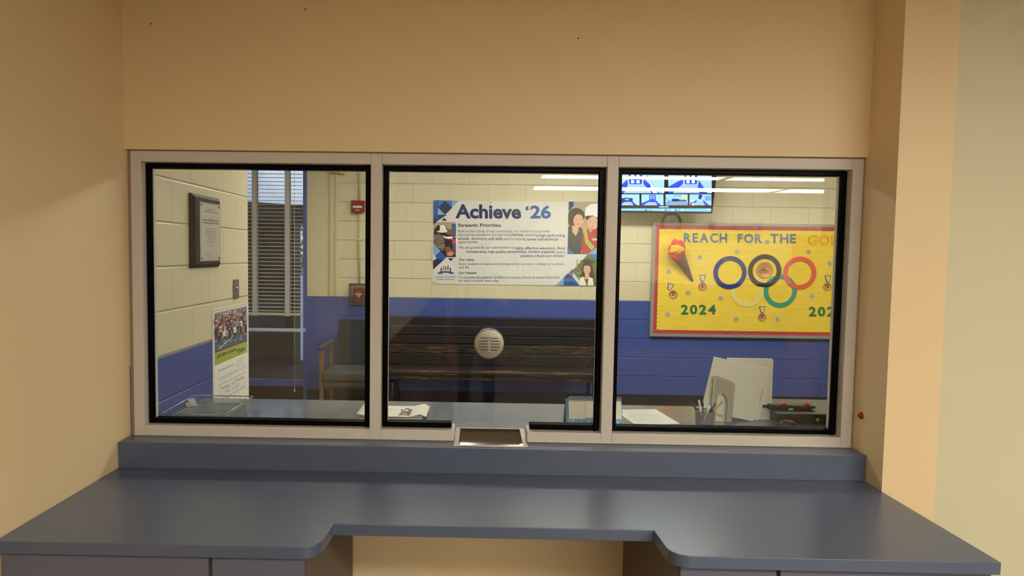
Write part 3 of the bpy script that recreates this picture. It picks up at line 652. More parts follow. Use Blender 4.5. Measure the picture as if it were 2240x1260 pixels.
# right picture: smiling woman and boy in a hard hat
RX = 2195
pr.layer(1).poly(B['wall'], [(1797,120),(RX,122),(RX,700),(2010,777),(1783,776)])
pr.layer(2).poly(B['deep'], [(1799,121),(1862,121),(1862,170),(1799,245)]); pr.poly(B['sky'], [(1862,121),(1920,121),(1862,185)])
pr.ell(B['hair'], 1895, 300, 105, 100, 26); pr.ell(B['hair'], 1840, 360, 50, 80, 20)
pr.poly(B['red'], [(1955,560),(2000,480),(2080,440),(RX,440),(RX,700),(2090,776),(1960,776),(1945,620)])
pr.layer(3).poly(B['shirt'], [(1792,440),(1850,400),(1930,420),(1975,480),(1950,776),(1830,776),(1788,700)])
pr.ell(B['face'], 1920, 360, 62, 82, 24); pr.poly(B['face'], [(1840,420),(1925,430),(1915,500),(1885,550),(1845,500)])
pr.ell(B['hairblk'], 2095, 318, 88, 42, 24)
pr.ell(B['face'], 2105, 385, 72, 82, 24); pr.poly(B['face2'], [(2040,440),(2090,450),(2085,505),(2060,500)]); pr.ell(B['face2'], 1985, 420, 40, 38, 16)
pr.layer(4).poly(B['hat'], [(2000,300),(2010,200),(2080,150),(RX,140),(RX,330),(2100,296)])
pr.poly(B['lime'], [(1985,480),(2020,460),(2045,600),(2125,690),(2085,735),(2005,640)])
for cx, cy, e in ((1893,345,9),(1945,345,9),(2075,372,8),(2130,378,8)): pr.ell(B['dark'], cx, cy, e, e*.5, 10)
pr.ell(B['lips'], 1915, 398, 26, 8, 12, 0, PI); pr.ell(B['lips'], 2098, 425, 24, 9, 12, 0, PI); pr.ell(B['face2'], 1920, 372, 9, 7, 10); pr.ell(B['face2'], 2102, 400, 9, 7, 10)
pr.text(B['hat'], 'TEAM', 2085, 580, 2150, 610, .02)
pr.layer(3).poly(B['mid'], [(1783,690),(1865,776),(1783,776)]); pr.layer(5).poly(B['sky'], [(RX,660),(RX,777),(2040,777)])
# lower-right picture: graduate
pr.layer(1).poly(B['leaf'], [(2036,782),(RX,782),(RX,1171),(1985,1171),(1850,1000),(1850,980)])
pr.layer(2)
for i in range(60): pr.ell(random.choice([B['leafd'], B['leafd'], B['lime'], B['leaf']]), random.uniform(1900, 2150), random.uniform(850, 1060), random.uniform(6, 14), random.uniform(4, 9), 6)
pr.poly(B['mid'], [(2060,782),(RX,782),(RX,900)])
pr.layer(3).poly(B['hairblk'], [(1980,905),(2080,905),(2112,1000),(2120,1130),(2060,1130),(1950,1130),(1940,1080),(1965,990)])
pr.layer(4).ell(B['face'], 2028, 970, 45, 62, 24); pr.poly(B['face'], [(2005,1010),(2050,1010),(2060,1090),(1995,1090)])
pr.poly(B['hat'], [(1940,1075),(1985,1060),(2020,1171),(1930,1171)]); pr.poly(B['hat'], [(2050,1065),(2100,1080),(2110,1171),(2030,1171)])
pr.layer(5).poly(B['gown'], [(1955,862),(2030,838),(2130,880),(2060,908)]); pr.poly(B['gown'], [(1985,880),(2075,895),(2072,925),(1985,922)])
for cx in (2010, 2048): pr.ell(B['dark'], cx, 962, 7, 4, 8)
pr.ell(B['lips'], 2028, 998, 17, 6, 10, 0, PI); pr.line(B['orange'], [(2010,1060),(2022,1171)], 7); pr.line(B['orange'], [(2046,1060),(2034,1171)], 7)
pr.layer(3).poly(B['sky'], [(1640,1165),(1735,1070),(1735,1167)]); pr.poly(B['royal'], [(1735,1070),(1855,1070),(1930,1168),(1735,1167)]); pr.poly(B['deep'], [(1735,1070),(1790,1018),(1855,1070)]); pr.poly(B['mid'], [(1800,1010),(1850,960),(1850,1060)])
mb.build('printed_sheet', bn, recalc=False)
for zx, zy in ((125,122),(820,130),(1505,140),(117,1125)):
    p = bq(zx, zy); MB().m(CHROME).lathe([(.008, -.001), (.008, -.003), (.004, -.003), (.004, -.001)], (p.x, YN-.0015, p.z), 'y', 12).build('eyelet', bn)

# ------------------------------------------------------------------ notice board
nb = thing('notice_board', 'yellow sports notice board with five paper rings in an aluminium frame', 'notice board', (3.04, YB, .768))
def nq(zx, zy): return atY(1410+zx/4.5, 470+zy/4.5, YB-.022)
NX0, NX1, NZ0, NZ1 = 1.824, 4.262, .768, 1.985
mb = MB().m(mat('brushed_aluminium_frame', (190, 190, 182), .35, metal=.6))
fw = .033
mb.box(NX0, NX1, YB-.03, YB-.001, NZ1-fw, NZ1); mb.box(NX0, NX1, YB-.03, YB-.001, NZ0, NZ0+fw); mb.box(NX0, NX0+fw, YB-.03, YB-.001, NZ0+fw, NZ1-fw); mb.box(NX1-fw, NX1, YB-.03, YB-.001, NZ0+fw, NZ1-fw)
mb.build('frame', nb, bevel=.002)
YELP = mat('yellow_butcher_paper', (248, 216, 74), .45, noise=.06, nscale=5, aniso=(1, 1, 6), bump=.25, bscale=14)
MB().m(YELP).box(NX0+fw, NX1-fw, YB-.021, YB-.002, NZ0+fw, NZ1-fw).build('paper_backing', nb)
REDB, REDB2, PINKB = mat('border_red', (198, 44, 58), .5), mat('border_dark_red', (150, 26, 38), .5), mat('border_pink', (232, 128, 128), .5)
mb = MB(); n = 62
def border(ax, fixed, s0, s1, inward):
    L_ = s1-s0; k = max(1, round(L_/.0415))
    for i in range(k):
        a = s0+L_*i/k; b2 = s0+L_*(i+1)/k; c = (a+b2)/2; r_ = (b2-a)/2
        pts = [(a, 0), (a, .026)]+[(c-r_*math.cos(PI*j/8), .026+.014*math.sin(PI*j/8)) for j in range(1, 8)]+[(b2, .026), (b2, 0)]
        def mp(u, v, d): return (u, YB-.0225-d, fixed+inward*v) if ax == 'x' else (fixed+inward*v, YB-.0225-d, u)
        mb.m(REDB2).face([mp(u, v, 0) for u, v in pts]); 
        mb.m(REDB).face([mp(u, min(v, .024), .0004) for u, v in ((a,0),(a,.024),(b2,.024),(b2,0))])
        mb.m(PINKB).face([mp(c+.007*math.cos(t), .027+.006*math.sin(t), .0008) for t in [2*PI*q/8 for q in range(8)]])
        mb.m(PINKB).face([mp(u, v, .0008) for u, v in ((a, .009), (b2, .009), (b2, .012), (a, .012))])
border('x', NZ1-fw, NX0+fw, NX1-fw, -1); border('x', NZ0+fw, NX0+fw, NX1-fw, 1); border('z', NX0+fw, NZ0+fw+.02, NZ1-fw-.02, 1); border('z', NX1-fw, NZ0+fw+.02, NZ1-fw-.02, -1)
mb.build('scalloped_border', nb, recalc=False)
DN = .0018
def letters(body, x0, y0, x1, y1, m_, bold=.03, slope=.0, edge=None):
    """cut-out letters, one part each, spread over the ink box"""
    ws = [text_geo(c, bold)[2] if c not in 'I' else .25 for c in body]; gap = .16; tot = sum(ws)+gap*(len(body)-1); u = 0
    for c, w_ in zip(body, ws):
        vs, fs, _ = text_geo(c, bold); a = x0+(x1-x0)*u/tot; b2 = x0+(x1-x0)*(u+w_)/tot; u += w_+gap
        mb = MB().m(m_); sl = slope*((a+b2)/2-x0)
        def add(dx, dz, off): mb.add([nq(a+(b2-a)*p, y1+(y0-y1)*q+sl)+Vector((dx, off, dz)) for p, q in vs], fs)
        if edge is not None: mb.m(edge); add(-.004, -.003, -.001)
        mb.m(m_); add(0, 0, -.003); mb.build('letter', nb, recalc=False)
LB = mat('slate_blue_card', (92, 118, 152), .6); LG_ = mat('dark_green_card', (30, 118, 74), .6)
letters('REACH', 385, 178, 812, 272, LB, slope=.006); letters('FOR', 915, 186, 1156, 278, LB, slope=.006); letters('THE', 1237, 187, 1488, 280, LB, slope=.004)
letters('GOLD', 1612, 197, 2020, 297, mat('gold_yellow_card', (240, 190, 40), .5), edge=mat('orange_red_edge', (214, 92, 40), .5))
letters('2024', 357, 884, 700, 980, LG_); letters('2024', 1615, 904, 1962, 1000, LG_)
def ring(m_, cx, cy, k, label=None):
    c = nq(cx, cy); e = (nq(cx+163, cy)-c).length; i = (nq(cx+119, cy)-c).length; y = -.002-.003*k
    mb = MB().m(m_); mb.lathe([(i, y), (i, y-.0022), (e, y-.0022), (e, y), (i, y)], c, 'y', 56, cap=False); o = mb.build('paper_ring', nb)
    for p in o.data.polygons: p.use_smooth = False
    if label: o['label'] = label
ring(mat('pale_yellow_card', (236, 222, 132), .5), 1010, 745, 0, 'pale yellow paper ring'); ring(mat('sea_green_card', (62, 158, 136), .55), 1335, 750, 0, 'green paper ring')
ring(mat('navy_card', (36, 56, 132), .5), 838, 568, 1, 'dark blue paper ring'); ring(mat('black_card', (42, 42, 44), .5), 1180, 550, 1, 'black paper ring'); ring(mat('coral_card', (232, 96, 80), .5), 1525, 572, 1, 'coral red paper ring')
BRONZE = mat('bronze_print', (206, 148, 88), .35, metal=.1); BRONZ2 = mat('light_bronze_print', (222, 168, 110), .4, metal=.2); BROWNI = mat('brown_ink', (104, 62, 36), .5)
def medal(cx, cy, rx_, ry_, r, tilt=0, big=False):
    c = nq(cx, cy); R0 = (nq(cx+r, cy)-c).length
    o = MB().m(BRONZE).lathe([(R0*.9, -.002), (R0, -.004), (R0*.97, -.006), (R0*.86, -.006), (R0*.84, -.0045), (.0001, -.0045)], c, 'y', 36).build('medal', nb)
    mb = MB(); pr = Print(mb, nq, (0, -1, 0), .0012).layer(5 if not big else 5)
    if big:
        for dx in (-38, 8): pr.ring(BROWNI, cx+dx, cy+12, 13, 17, 20)
        pr.line(BROWNI, [(cx-38,cy+12),(cx-22,cy-14),(cx+2,cy-12),(cx+8,cy+12)], 5); pr.line(BROWNI, [(cx-22,cy-14),(cx-12,cy+12),(cx+2,cy-12)], 4); pr.ell(BRONZ2, cx+24, cy-14, 24, 10, 12)
        pr.ring(BRONZ2, cx, cy, r*.84, r*.9, 36)
    else:
        pr.text(BROWNI, '1', cx-5, cy-18, cx+5, cy+16, .03); pr.ell(BRONZ2, cx-17, cy+6, 8, 14, 10); pr.ell(BRONZ2, cx+17, cy+6, 8, 14, 10)
    mb.build('relief', o, recalc=False)
    if not big:
        mb = MB(); ca, sa = math.cos(tilt), math.sin(tilt)
        f = lambda x, y: (rx_+x*ca-y*sa, ry_+x*sa+y*ca)
        pr = Print(mb, nq, (0, -1, 0), .0012).layer(2)
        for m_, q in ((NAVY, [(-32,-30),(32,-30),(12,36),(-12,36)]),): pr.poly(m_, [f(*p) for p in q])
        pr.layer(3).poly(PWHITE, [f(*p) for p in [(-24,-24),(-12,-24),(8,30),(-4,30)]]); pr.poly(PWHITE, [f(*p) for p in [(24,-24),(12,-24),(-4,30),(8,30)]])
        pr.layer(4).poly(YELP, [f(*p) for p in [(-12,-24),(12,-24),(0,8)]])
        mb.build('ribbon', o, recalc=False)
medal(1180, 543, 0, 0, 84, big=True)
for a in ((568,705,570,622,42,0),(280,783,250,706,42,.35),(1797,707,1803,627,40,.05),(1155,1007,1157,931,40,0)): medal(*a)
SILV = mat('silver_foil_card', (176, 182, 190), .35, metal=.15)
for i, (cx, cy) in enumerate(((543,418),(910,365),(1205,268),(1612,362),(237,557),(430,765),(748,820),(1645,800),(225,977),(900,1025),(1308,1030),(1822,478))):
    rot = random.uniform(0, 1.2); npt = 6 if i % 3 == 2 else 5
    pts = [nq(cx+(33 if k % 2 == 0 else 14)*math.sin(rot+PI*k/npt), cy-(33 if k % 2 == 0 else 14)*math.cos(rot+PI*k/npt)) for k in range(2*npt)]
    mb = MB().m(SILV); mb.prism([p+Vector((0, -.002, 0)) for p in pts], (0, -.002, 0)); mb.build('star', nb)
# paper torch: brown cone with tissue flame
tip = nq(470, 652)+Vector((0, -.01, 0)); mth = nq(288, 345)+Vector((0, -.06, 0)); ax = (mth-tip).normalized(); R0 = (nq(288+95, 345)-nq(288, 345)).length
u = ax.cross(Vector((0, 1, 0))).normalized(); v_ = ax.cross(u)
KRAFT = mat('brown_kraft_paper', (150, 108, 84), .6, noise=.06, nscale=25)
mb = MB().m(KRAFT); n = 28; vs = [tip+(u*math.cos(2*PI*k/n)+v_*math.sin(2*PI*k/n))*.008 for k in range(n)]; rim = [mth+(u*math.cos(2*PI*k/n)*R0*.86+v_*math.sin(2*PI*k/n)*R0*.55)+ax*(.012*math.cos(4*PI*k/n)) for k in range(n)]
mb.add(vs+rim, [(k, (k+1) % n, n+(k+1) % n, n+k) for k in range(n)]+[tuple(range(n))], True); tor = mb.build('torch', nb)
tor['label'] = 'brown paper cone torch'
RT, YT = mat('red_tissue', (220, 66, 54), .6), mat('yellow_tissue', (244, 196, 70), .6)
def tissue(m_, c, rx_, rz_, dep, seed, thr=None):
    rnd = random.Random(seed); vs, fs = [], []; nu, nv = 18, 10
    for j in range(nv+1):
        for i in range(nu):
            th = 2*PI*i/nu; ph = PI*j/nv; r = 1+rnd.uniform(-.22, .22)
            vs.append(c+Vector((rx_*r*math.sin(ph)*math.cos(th), -dep*r*math.cos(ph)*.6, rz_*r*math.sin(ph)*math.sin(th))))
    for j in range(nv):
        for i in range(nu): fs.append((j*nu+i, j*nu+(i+1) % nu, (j+1)*nu+(i+1) % nu, (j+1)*nu+i))
    mb = MB().m(m_); mb.add(vs, fs); return mb
sc_ = .2222/1e3
px_m = (nq(1288, 345)-nq(288, 345)).length/1000
c0 = nq(292, 345)+Vector((0, -.09, 0))
tissue(RT, c0, 78*px_m, 94*px_m, .05, 3).build('tissue_flame', tor, recalc=False)
tissue(YT, nq(284, 340)+Vector((0, -.125, 0)), 62*px_m, 44*px_m, .045, 5).build('tissue_flame', tor, recalc=False)

# ------------------------------------------------------------------ monitor with camera pictures, tilted down from the wall
TN = Vector((0, -math.cos(math.radians(14)), -math.sin(math.radians(14)))); TP = atY(1455, 466, 4.06); TUP = Vector((0, -math.sin(math.radians(14)), math.cos(math.radians(14))))
tv = thing('wall_monitor', 'black wall monitor showing a grid of blue security camera pictures', 'monitor', (TP.x, YB, 2.04))
def tq(zx, zy): return atP(1340+zx/4.48, 365+zy/4.48, TP, TN)
def tbox(mb, x0, x1, h0, h1, d0, d1):   # x, height along the panel, depth behind the panel face
    vs = [Vector((x, TP.y, TP.z))+TUP*h-TN*d for x in (x0, x1) for d in (d0, d1) for h in (h0, h1)]
    mb.add(vs, [(0,1,3,2),(4,6,7,5),(0,4,5,1),(2,3,7,6),(0,2,6,4),(1,5,7,3)])
tx1 = tq(975, 440).x; tx0 = 1.40-.02
mb = MB().m(BLACKP); tbox(mb, tx0, tx1, 0, .59, .002, .05); mb.build('casing', tv, bevel=.005)
mb = MB().m(BLACKP); tbox(mb, tx0, tx1, 0, .020, -.004, .002); tbox(mb, tx0, tx0+.012, .02, .578, -.004, .002); tbox(mb, tx1-.012, tx1, .02, .578, -.004, .002); tbox(mb, tx0, tx1, .578, .59, -.004, .002); mb.build('bezel', tv, bevel=.001)
mb = MB().m(BLACKP); mb.tube([Vector((1.9, TP.y, TP.z))+TUP*.28-TN*.05, (1.9, YB-.012, 2.30)], .03, 12); mb.box(1.8, 2.0, YB-.02, YB-.001, 2.2, 2.4); mb.build('wall_bracket', tv)
SCR = {n: mat('screen_'+n, c, .3, emit=c, estr=e) for n, c, e in (('sky', (150, 200, 250), .75), ('cyan', (120, 196, 240), .7), ('blue', (30, 70, 220), .75), ('navy', (20, 40, 140), .6), ('white', (215, 235, 255), .8), ('grey', (120, 160, 205), .6), ('yellow', (240, 230, 70), .8), ('dark', (16, 20, 34), .1), ('floor', (150, 190, 235), .6), ('green', (120, 200, 160), .6))}
mb = MB(); mb.m(SCR['dark']); tbox(mb, tx0+.012, tx1-.012, .02, .578, -.001, .002)
pr = Print(mb, tq, tuple(TN), .0006).layer(3)
S = SCR; XL_ = 64
TOP = -60
pr.rect(S['cyan'], XL_, 407, 968, 440)
for i, x in enumerate((80, 320, 366, 480, 512, 545, 578, 612, 642, 676)): pr.rect([S['white'], S['blue'], S['grey']][i % 3], x, 415, x+14, 431)
pr.rect(S['white'], 925, 414, 958, 420); pr.rect(S['white'], 455, 388, 508, 396); pr.rect(S['cyan'], 512, 384, 548, 398)
def hall(x0, y0, x1, y1, k=4, door=True, vx=.42, poster=True):
    fx = lambda a: x0+(x1-x0)*a; fy = lambda a: y0+(y1-y0)*a
    pr.layer(k).rect(S['sky'], x0, y0, x1, y1)
    pr.layer(k+1).poly(S['floor'], [(fx(.10), y1), (fx(vx-.15), fy(.70)), (fx(vx+.15), fy(.70)), (fx(.72), y1)])
    pr.poly(S['blue'], [(x0, y1), (x0, fy(.80)), (fx(vx-.14), fy(.52)), (fx(vx-.14), fy(.66)), (fx(.10), y1)])
    pr.poly(S['blue'], [(fx(.72), y1), (fx(vx+.14), fy(.66)), (fx(vx+.14), fy(.50)), (fx(.90), y1)])
    if door:
        pr.layer(k+2).rect(S['blue'], fx(vx-.15), fy(.05), fx(vx+.15), fy(.72))
        pr.layer(k+3)
        for i in (0, 1):
            for j in (0, 1): pr.rect(S['white'], fx(vx-.10+.12*i), fy(.42+.18*j-(.30 if not poster else 0)), fx(vx-.03+.12*i), fy(.51+.18*j-(.30 if not poster else 0)))
        if poster:
            pr.line(S['yellow'], [(fx(vx-.20), fy(.3)), (fx(vx-.15), fy(.74))], (x1-x0)*.025); pr.line(S['yellow'], [(fx(vx+.20), fy(.3)), (fx(vx+.15), fy(.74))], (x1-x0)*.025)
hall(66, TOP, 505, 258, vx=.36); hall(545, TOP, 970, 258, vx=.52)
pr.layer(8).poly(S['white'], [(372,140),(445,256),(395,256),(372,190)]); pr.line(S['navy'], [(375,145),(442,252)], 4); pr.poly(S['navy'], [(320,88),(350,88),(335,125)]); pr.line(S['navy'], [(836,185),(868,256)], 5)
hall(62, 268, 262, 376, door=False); pr.layer(8).poly(S['navy'], [(62,310),(140,300),(200,312),(190,340),(110,345),(62,350)]); pr.ring(S['dark'], 180, 318, 12, 16, 16); pr.rect(S['green'], 120, 312, 160, 326); pr.line(S['navy'], [(195,330),(210,376)], 5)
hall(282, 268, 497, 376, vx=.5, poster=False)
pr.layer(4).rect(S['sky'], 518, 268, 735, 376); pr.layer(5).poly(S['grey'], [(518,350),(600,310),(720,320),(735,376),(518,376)]); pr.layer(6).rect(S['navy'], 580, 312, 650, 338); pr.rect(S['dark'], 590, 326, 720, 334); pr.rect(S['yellow'], 680, 285, 725, 312); pr.line(S['navy'], [(520,300),(560,345),(525,350)], 4); pr.rect(S['blue'], 605, 280, 662, 284); pr.rect(S['blue'], 605, 280, 609, 300); pr.rect(S['blue'], 658, 280, 662, 300)
hall(752, 268, 966, 376, door=False, vx=.48); pr.layer(8)
for i in range(14): pr.ell(S['yellow'], random.uniform(755, 800), random.uniform(325, 376), 6, 5, 6)
pr.poly(S['navy'], [(845,270),(880,275),(862,320),(838,310)]); pr.rect(S['grey'], 905, 285, 960, 330)
mb.build('screen', tv, recalc=False)

# ------------------------------------------------------------------ bench
be = thing('slatted_bench', 'dark brown slatted bench with worn edges against the blue wall', 'bench', (.16, 3.9, 0))
def plank_mat(name, worn):
    m = bpy.data.materials.new(name); m.use_nodes = True; nt = m.node_tree; L = nt.links; b = nt.nodes['Principled BSDF']; b.inputs['Roughness'].default_value = .38
    tx = nt.nodes.new('ShaderNodeTexCoord'); mp = nt.nodes.new('ShaderNodeMapping'); mp.inputs['Scale'].default_value = (1.2, 30, 55); L.new(tx.outputs['Object'], mp.inputs[0])
    n = nt.nodes.new('ShaderNodeTexNoise'); n.inputs['Scale'].default_value = 3.2; n.inputs['Detail'].default_value = 8; n.inputs['Roughness'].default_value = .65; L.new(mp.outputs[0], n.inputs['Vector'])
    r = nt.nodes.new('ShaderNodeValToRGB'); e = r.color_ramp.elements; e[0].position = worn-.10; e[0].color = lin((30, 25, 22))+(1,); e[1].position = worn+.03; e[1].color = lin((168, 132, 84))+(1,)
    e2 = e.new(worn-.02); e2.color = lin((50, 39, 31))+(1,)
    L.new(n.outputs['Fac'], r.inputs['Fac']); L.new(r.outputs['Color'], b.inputs['Base Color'])
    bp = nt.nodes.new('ShaderNodeBump'); bp.inputs['Strength'].default_value = .3; bp.inputs['Distance'].default_value = .002; L.new(n.outputs['Fac'], bp.inputs['Height']); L.new(bp.outputs['Normal'], b.inputs['Normal'])
    return m
P1, P2 = plank_mat('dark_bench_plank', .66), plank_mat('worn_bench_plank', .59)
BXA, BXB = -.945, 1.25
def zpx(py, y): return atY(1080, py, y).z
rows_ = [(696, 713.5, P1), (715, 734.5, P1), (736, 753, P1), (755.5, 774, P2), (776, 799, P1)]
for i, (a, b2, m_) in enumerate(rows_):
    yb_ = 4.13-.035*i*.6; z1_, z0_ = zpx(a, yb_-.02), zpx(b2, yb_-.02)
    MB().m(m_).box(BXA, BXB, yb_-.02, yb_+.012, z0_, z1_).build('back_slat', be, bevel=.006, seg=3)
for i in range(4):
    y0 = 3.64+.105*i; MB().m(P2 if i == 0 else P1).box(BXA, BXB, y0, y0+.098, .425+.004*(3-i)*.2, .462-.003*i).build('seat_slat', be, bevel=.006, seg=3)
MB().m(P2).box(BXA+.02, BXB-.02, 3.655, 3.685, .375, .424).build('front_rail', be, bevel=.004)
for x in (-.86, 1.15):
    mb = MB().m(BLACKP); mb.box(x-.02, x+.02, 3.68, 4.06, .385, .424); mb.tube([(x, 3.70, .39), (x, 3.66, 0)], .02, 8); mb.tube([(x, 4.02, .39), (x, 4.14, 0)], .02, 8); mb.tube([(x, 4.045, .42), (x, 4.15, .9)], .016, 8); mb.tube([(x, 3.68, .16), (x, 4.1, .16)], .012, 8); mb.build('leg_frame', be)

# ------------------------------------------------------------------ upholstered armchair
ch = thing('arm_chair', 'wooden arm chair with dark blue-grey upholstery beside the glazed door', 'chair', (-1.27, 3.85, 0))
FAB = mat('charcoal_blue_fabric', (30, 33, 37), .9, noise=.2, nscale=260); FAB2 = mat('grey_seat_fabric', (64, 69, 70), .9, noise=.15, nscale=260); OAK = mat('oak_chair_wood', (122, 92, 64), .45, noise=.12, nscale=12, aniso=(1, 1, 8)); DBL = mat('dark_blue_fabric', (22, 42, 64), .9, noise=.15, nscale=260)
cx0, cx1 = -1.575, -.965
mb = MB().m(FAB); rx = Matrix.Rotation(math.radians(-9), 3, 'X')
mb.box(-1.485, -1.055, 4.0, 4.075, .44, .925, rot=rx, c=(-1.27, 4.0, .44)); mb.build('backrest', ch, bevel=.028, seg=4)
mb = MB().m(DBL); mb.box(-1.385, -1.255, 3.9965, 4.0, .47, .90, rot=rx, c=(-1.27, 4.0, .44)); mb.build('backrest_stripe', ch)
MB().m(FAB2).box(-1.545, -.995, 3.58, 4.02, .345, .455).build('seat', ch, bevel=.035, seg=4)
for s_, xa in ((-1, cx0), (1, cx1)):
    xa2 = xa-s_*.045; a, b2 = min(xa, xa2), max(xa, xa2)
    MB().m(OAK).box(a+.004, b2-.004, 3.62, 3.665, 0, .665).build('leg', ch, bevel=.005)
    MB().m(OAK).box(a+.004, b2-.004, 4.05, 4.095, 0, .665).build('leg', ch, bevel=.005)
    MB().m(OAK).box(a+.004, b2-.004, 3.665, 4.05, .30, .345).build('side_rail', ch, bevel=.003)
    MB().m(FAB2).box(a-.006, b2+.006, 3.58, 4.10, .66, .705).build('arm_pad', ch, bevel=.016, seg=3)
MB().m(OAK).box(-1.54, -1.0, 3.625, 3.655, .30, .345).build('front_rail', ch, bevel=.003)
# ================================================================== things lying on the office worktop
ZW = .8556
# wire letter tray
wb_ = thing('wire_basket', 'low open wire basket on the worktop in the left corner', 'basket', (-1.28, .41, ZW))
WIRE = mat('grey_coated_wire', (168, 168, 162), .35, metal=.5)
bx0, bx1, by0, by1 = -1.436, -1.145, .235, .575
mb = MB().m(WIRE); zr = lambda y: .884+.010*(y-by0)/(by1-by0)
rim = [(bx0, by0, zr(by0)), (bx1, by0, zr(by0)), (bx1+.008, by1, zr(by1)), (bx0, by1, zr(by1))]
mb.tube(rim, .0026, 8, closed=True); mb.build('rim', wb_)
mb = MB().m(WIRE); ins = .022; zf = ZW+.0035
mb.tube([(bx0+ins, by0+ins, zf), (bx1-ins, by0+ins, zf), (bx1-ins, by1-ins, zf), (bx0+ins, by1-ins, zf)], .0018, 6, closed=True)
n = 10
for i in range(n+1):
    t = i/n; x = bx0+(bx1-bx0)*t; xi = bx0+ins+(bx1-bx0-2*ins)*t
    mb.tube([(x, by0, zr(by0)), (xi, by0+ins, zf), (xi, by1-ins, zf), (x+.008*t, by1, zr(by1))], .0010, 6)
n = 9
for i in range(n+1):
    t = i/n; y = by0+(by1-by0)*t; yi = by0+ins+(by1-by0-2*ins)*t
    mb.tube([(bx0, y, zr(y)), (bx0+ins, yi, zf+.003), (bx1-ins, yi, zf+.003), (bx1+.008*t, y, zr(y))], .0010, 6)
mb.build('wire_mesh', wb_)
kt = thing('key_tag', 'small cream paper tag with a tied cord lying against the wire basket', 'tag', (-1.39, .49, .862))
p = [atY(*q, .50) for q in ((395, 876.5), (424, 871), (432.5, 890.5), (403, 893))]
MB().m(WHITEP).prism(p, (0, .002, .0004)).build('card', kt)
mb = MB().m(mat('dark_olive_cord', (70, 68, 58), .9)); e0 = atY(411, 880, .497); a = atY(404, 874, .495); b3 = atY(400, 866, .5); c3 = atY(399, 861, .51); d3 = atY(403, 866, .505)
mb.tube([e0, a, b3, c3, d3, a, e0], .0022, 6); mb.tube([a, atY(397, 872, .5), atY(399, 864, .5)], .0026, 6); mb.build('cord', kt)

# stack of printed hand-outs
HG = 'sheets in the paper stack'
def sheet(name, label, pts, z, th=.0007, curl=None, m_=WHITEP, n=12):
    """sheet given by corners front-left, front-right, rear-right, rear-left, with a lift function"""
    A, B_, C_, D_ = [Vector((p[0], p[1], 0)) for p in pts]; vs = []; 
    for k in (0, 1):
        for j in range(n+1):
            for i in range(n+1):
                u, v = i/n, j/n; q = (A*(1-u)+B_*u)*(1-v)+(D_*(1-u)+C_*u)*v
                vs.append((q.x, q.y, z+(curl(u, v) if curl else 0)+k*th))
    N1 = n+1; fs = []
    for j in range(n):
        for i in range(n):
            a = j*N1+i; fs.append((a, a+N1, a+N1+1, a+1)); o = N1*N1; fs.append((o+a, o+a+1, o+a+N1+1, o+a+N1))
    for i in range(n):
        o = N1*N1
        for a, b4 in ((i, i+1), (n*N1+i+1, n*N1+i), ((i+1)*N1, i*N1), (i*N1+n, (i+1)*N1+n)): fs.append((a, b4, o+b4, o+a))
    mb = MB().m(m_); mb.add(vs, fs, True)
    o = mb.build(name, at='base'); tag(o, label, 'paper', HG); return o
sx0, sx1, sy0, sy1 = -.545, -.262, .315, .530
sheet('paper_sheet', 'lowest white sheet of the paper stack by the left mullion', [(sx0-.01, sy0), (sx1-.008, sy0+.003), (sx1-.008, sy1), (sx0-.01, sy1)], ZW+.0002)
sheet('paper_sheet', 'middle white sheet of the paper stack, its left end turned up', [(sx0+.004, sy0+.004), (sx1+.004, sy0-.002), (sx1+.004, sy1), (sx0+.004, sy1+.004)], ZW+.0045, curl=lambda u, v: .03*max(0, .25-u)**1.2*2)
sheet('paper_sheet', 'white sheet of the paper stack with a bowed right end', [(sx0-.02, sy0+.002), (sx1+.022, sy0+.006), (sx1+.022, sy1), (sx0-.02, sy1)], ZW+.0085, curl=lambda u, v: .004+.012*math.sin(PI*min(1, max(0, (u-.8)/.2)))+.055*max(0, .22-u)**1.1)
top = thing('printed_handout', 'top sheet of the paper stack printed with a brown-grey emblem', 'paper', (-.40, .42, ZW+.0125), HG)
mb = MB().m(WHITEP); mb.box(sx0+.02, sx1+.006, sy0+.004, sy1, ZW+.0125, ZW+.0133)
pr = Print(mb, lambda u, v: atZ(760+u/11.2, 880+v/11.2, ZW+.0133), (0, 0, 1), .0003).layer(1)
BG = mat('brown_grey_print', (96, 78, 68), .6); BG2 = mat('light_brown_print', (166, 140, 124), .6)
pr.poly(BG, [(1240,320),(1330,230),(1290,170),(1370,190),(1440,150),(1500,140),(1530,175),(1600,165),(1700,180),(1760,150),(1740,200),(1690,250),(1720,300),(1650,330),(1500,325),(1350,322)])
pr.layer(2).poly(BG2, [(1530,250),(1600,180),(1680,190),(1660,250),(1700,300),(1600,310)]); pr.poly(WHITEP, [(1380,200),(1440,185),(1490,170),(1500,210),(1440,225)]); pr.poly(WHITEP, [(1350,225),(1370,200),(1405,225)]); pr.poly(BG2, [(1290,290),(1400,250),(1480,280),(1440,310),(1330,312)])
for v in (165, 190): pr.rect(GREYINK, 1010, v, 1080, v+5)
mb.build('sheet', top, recalc=False)

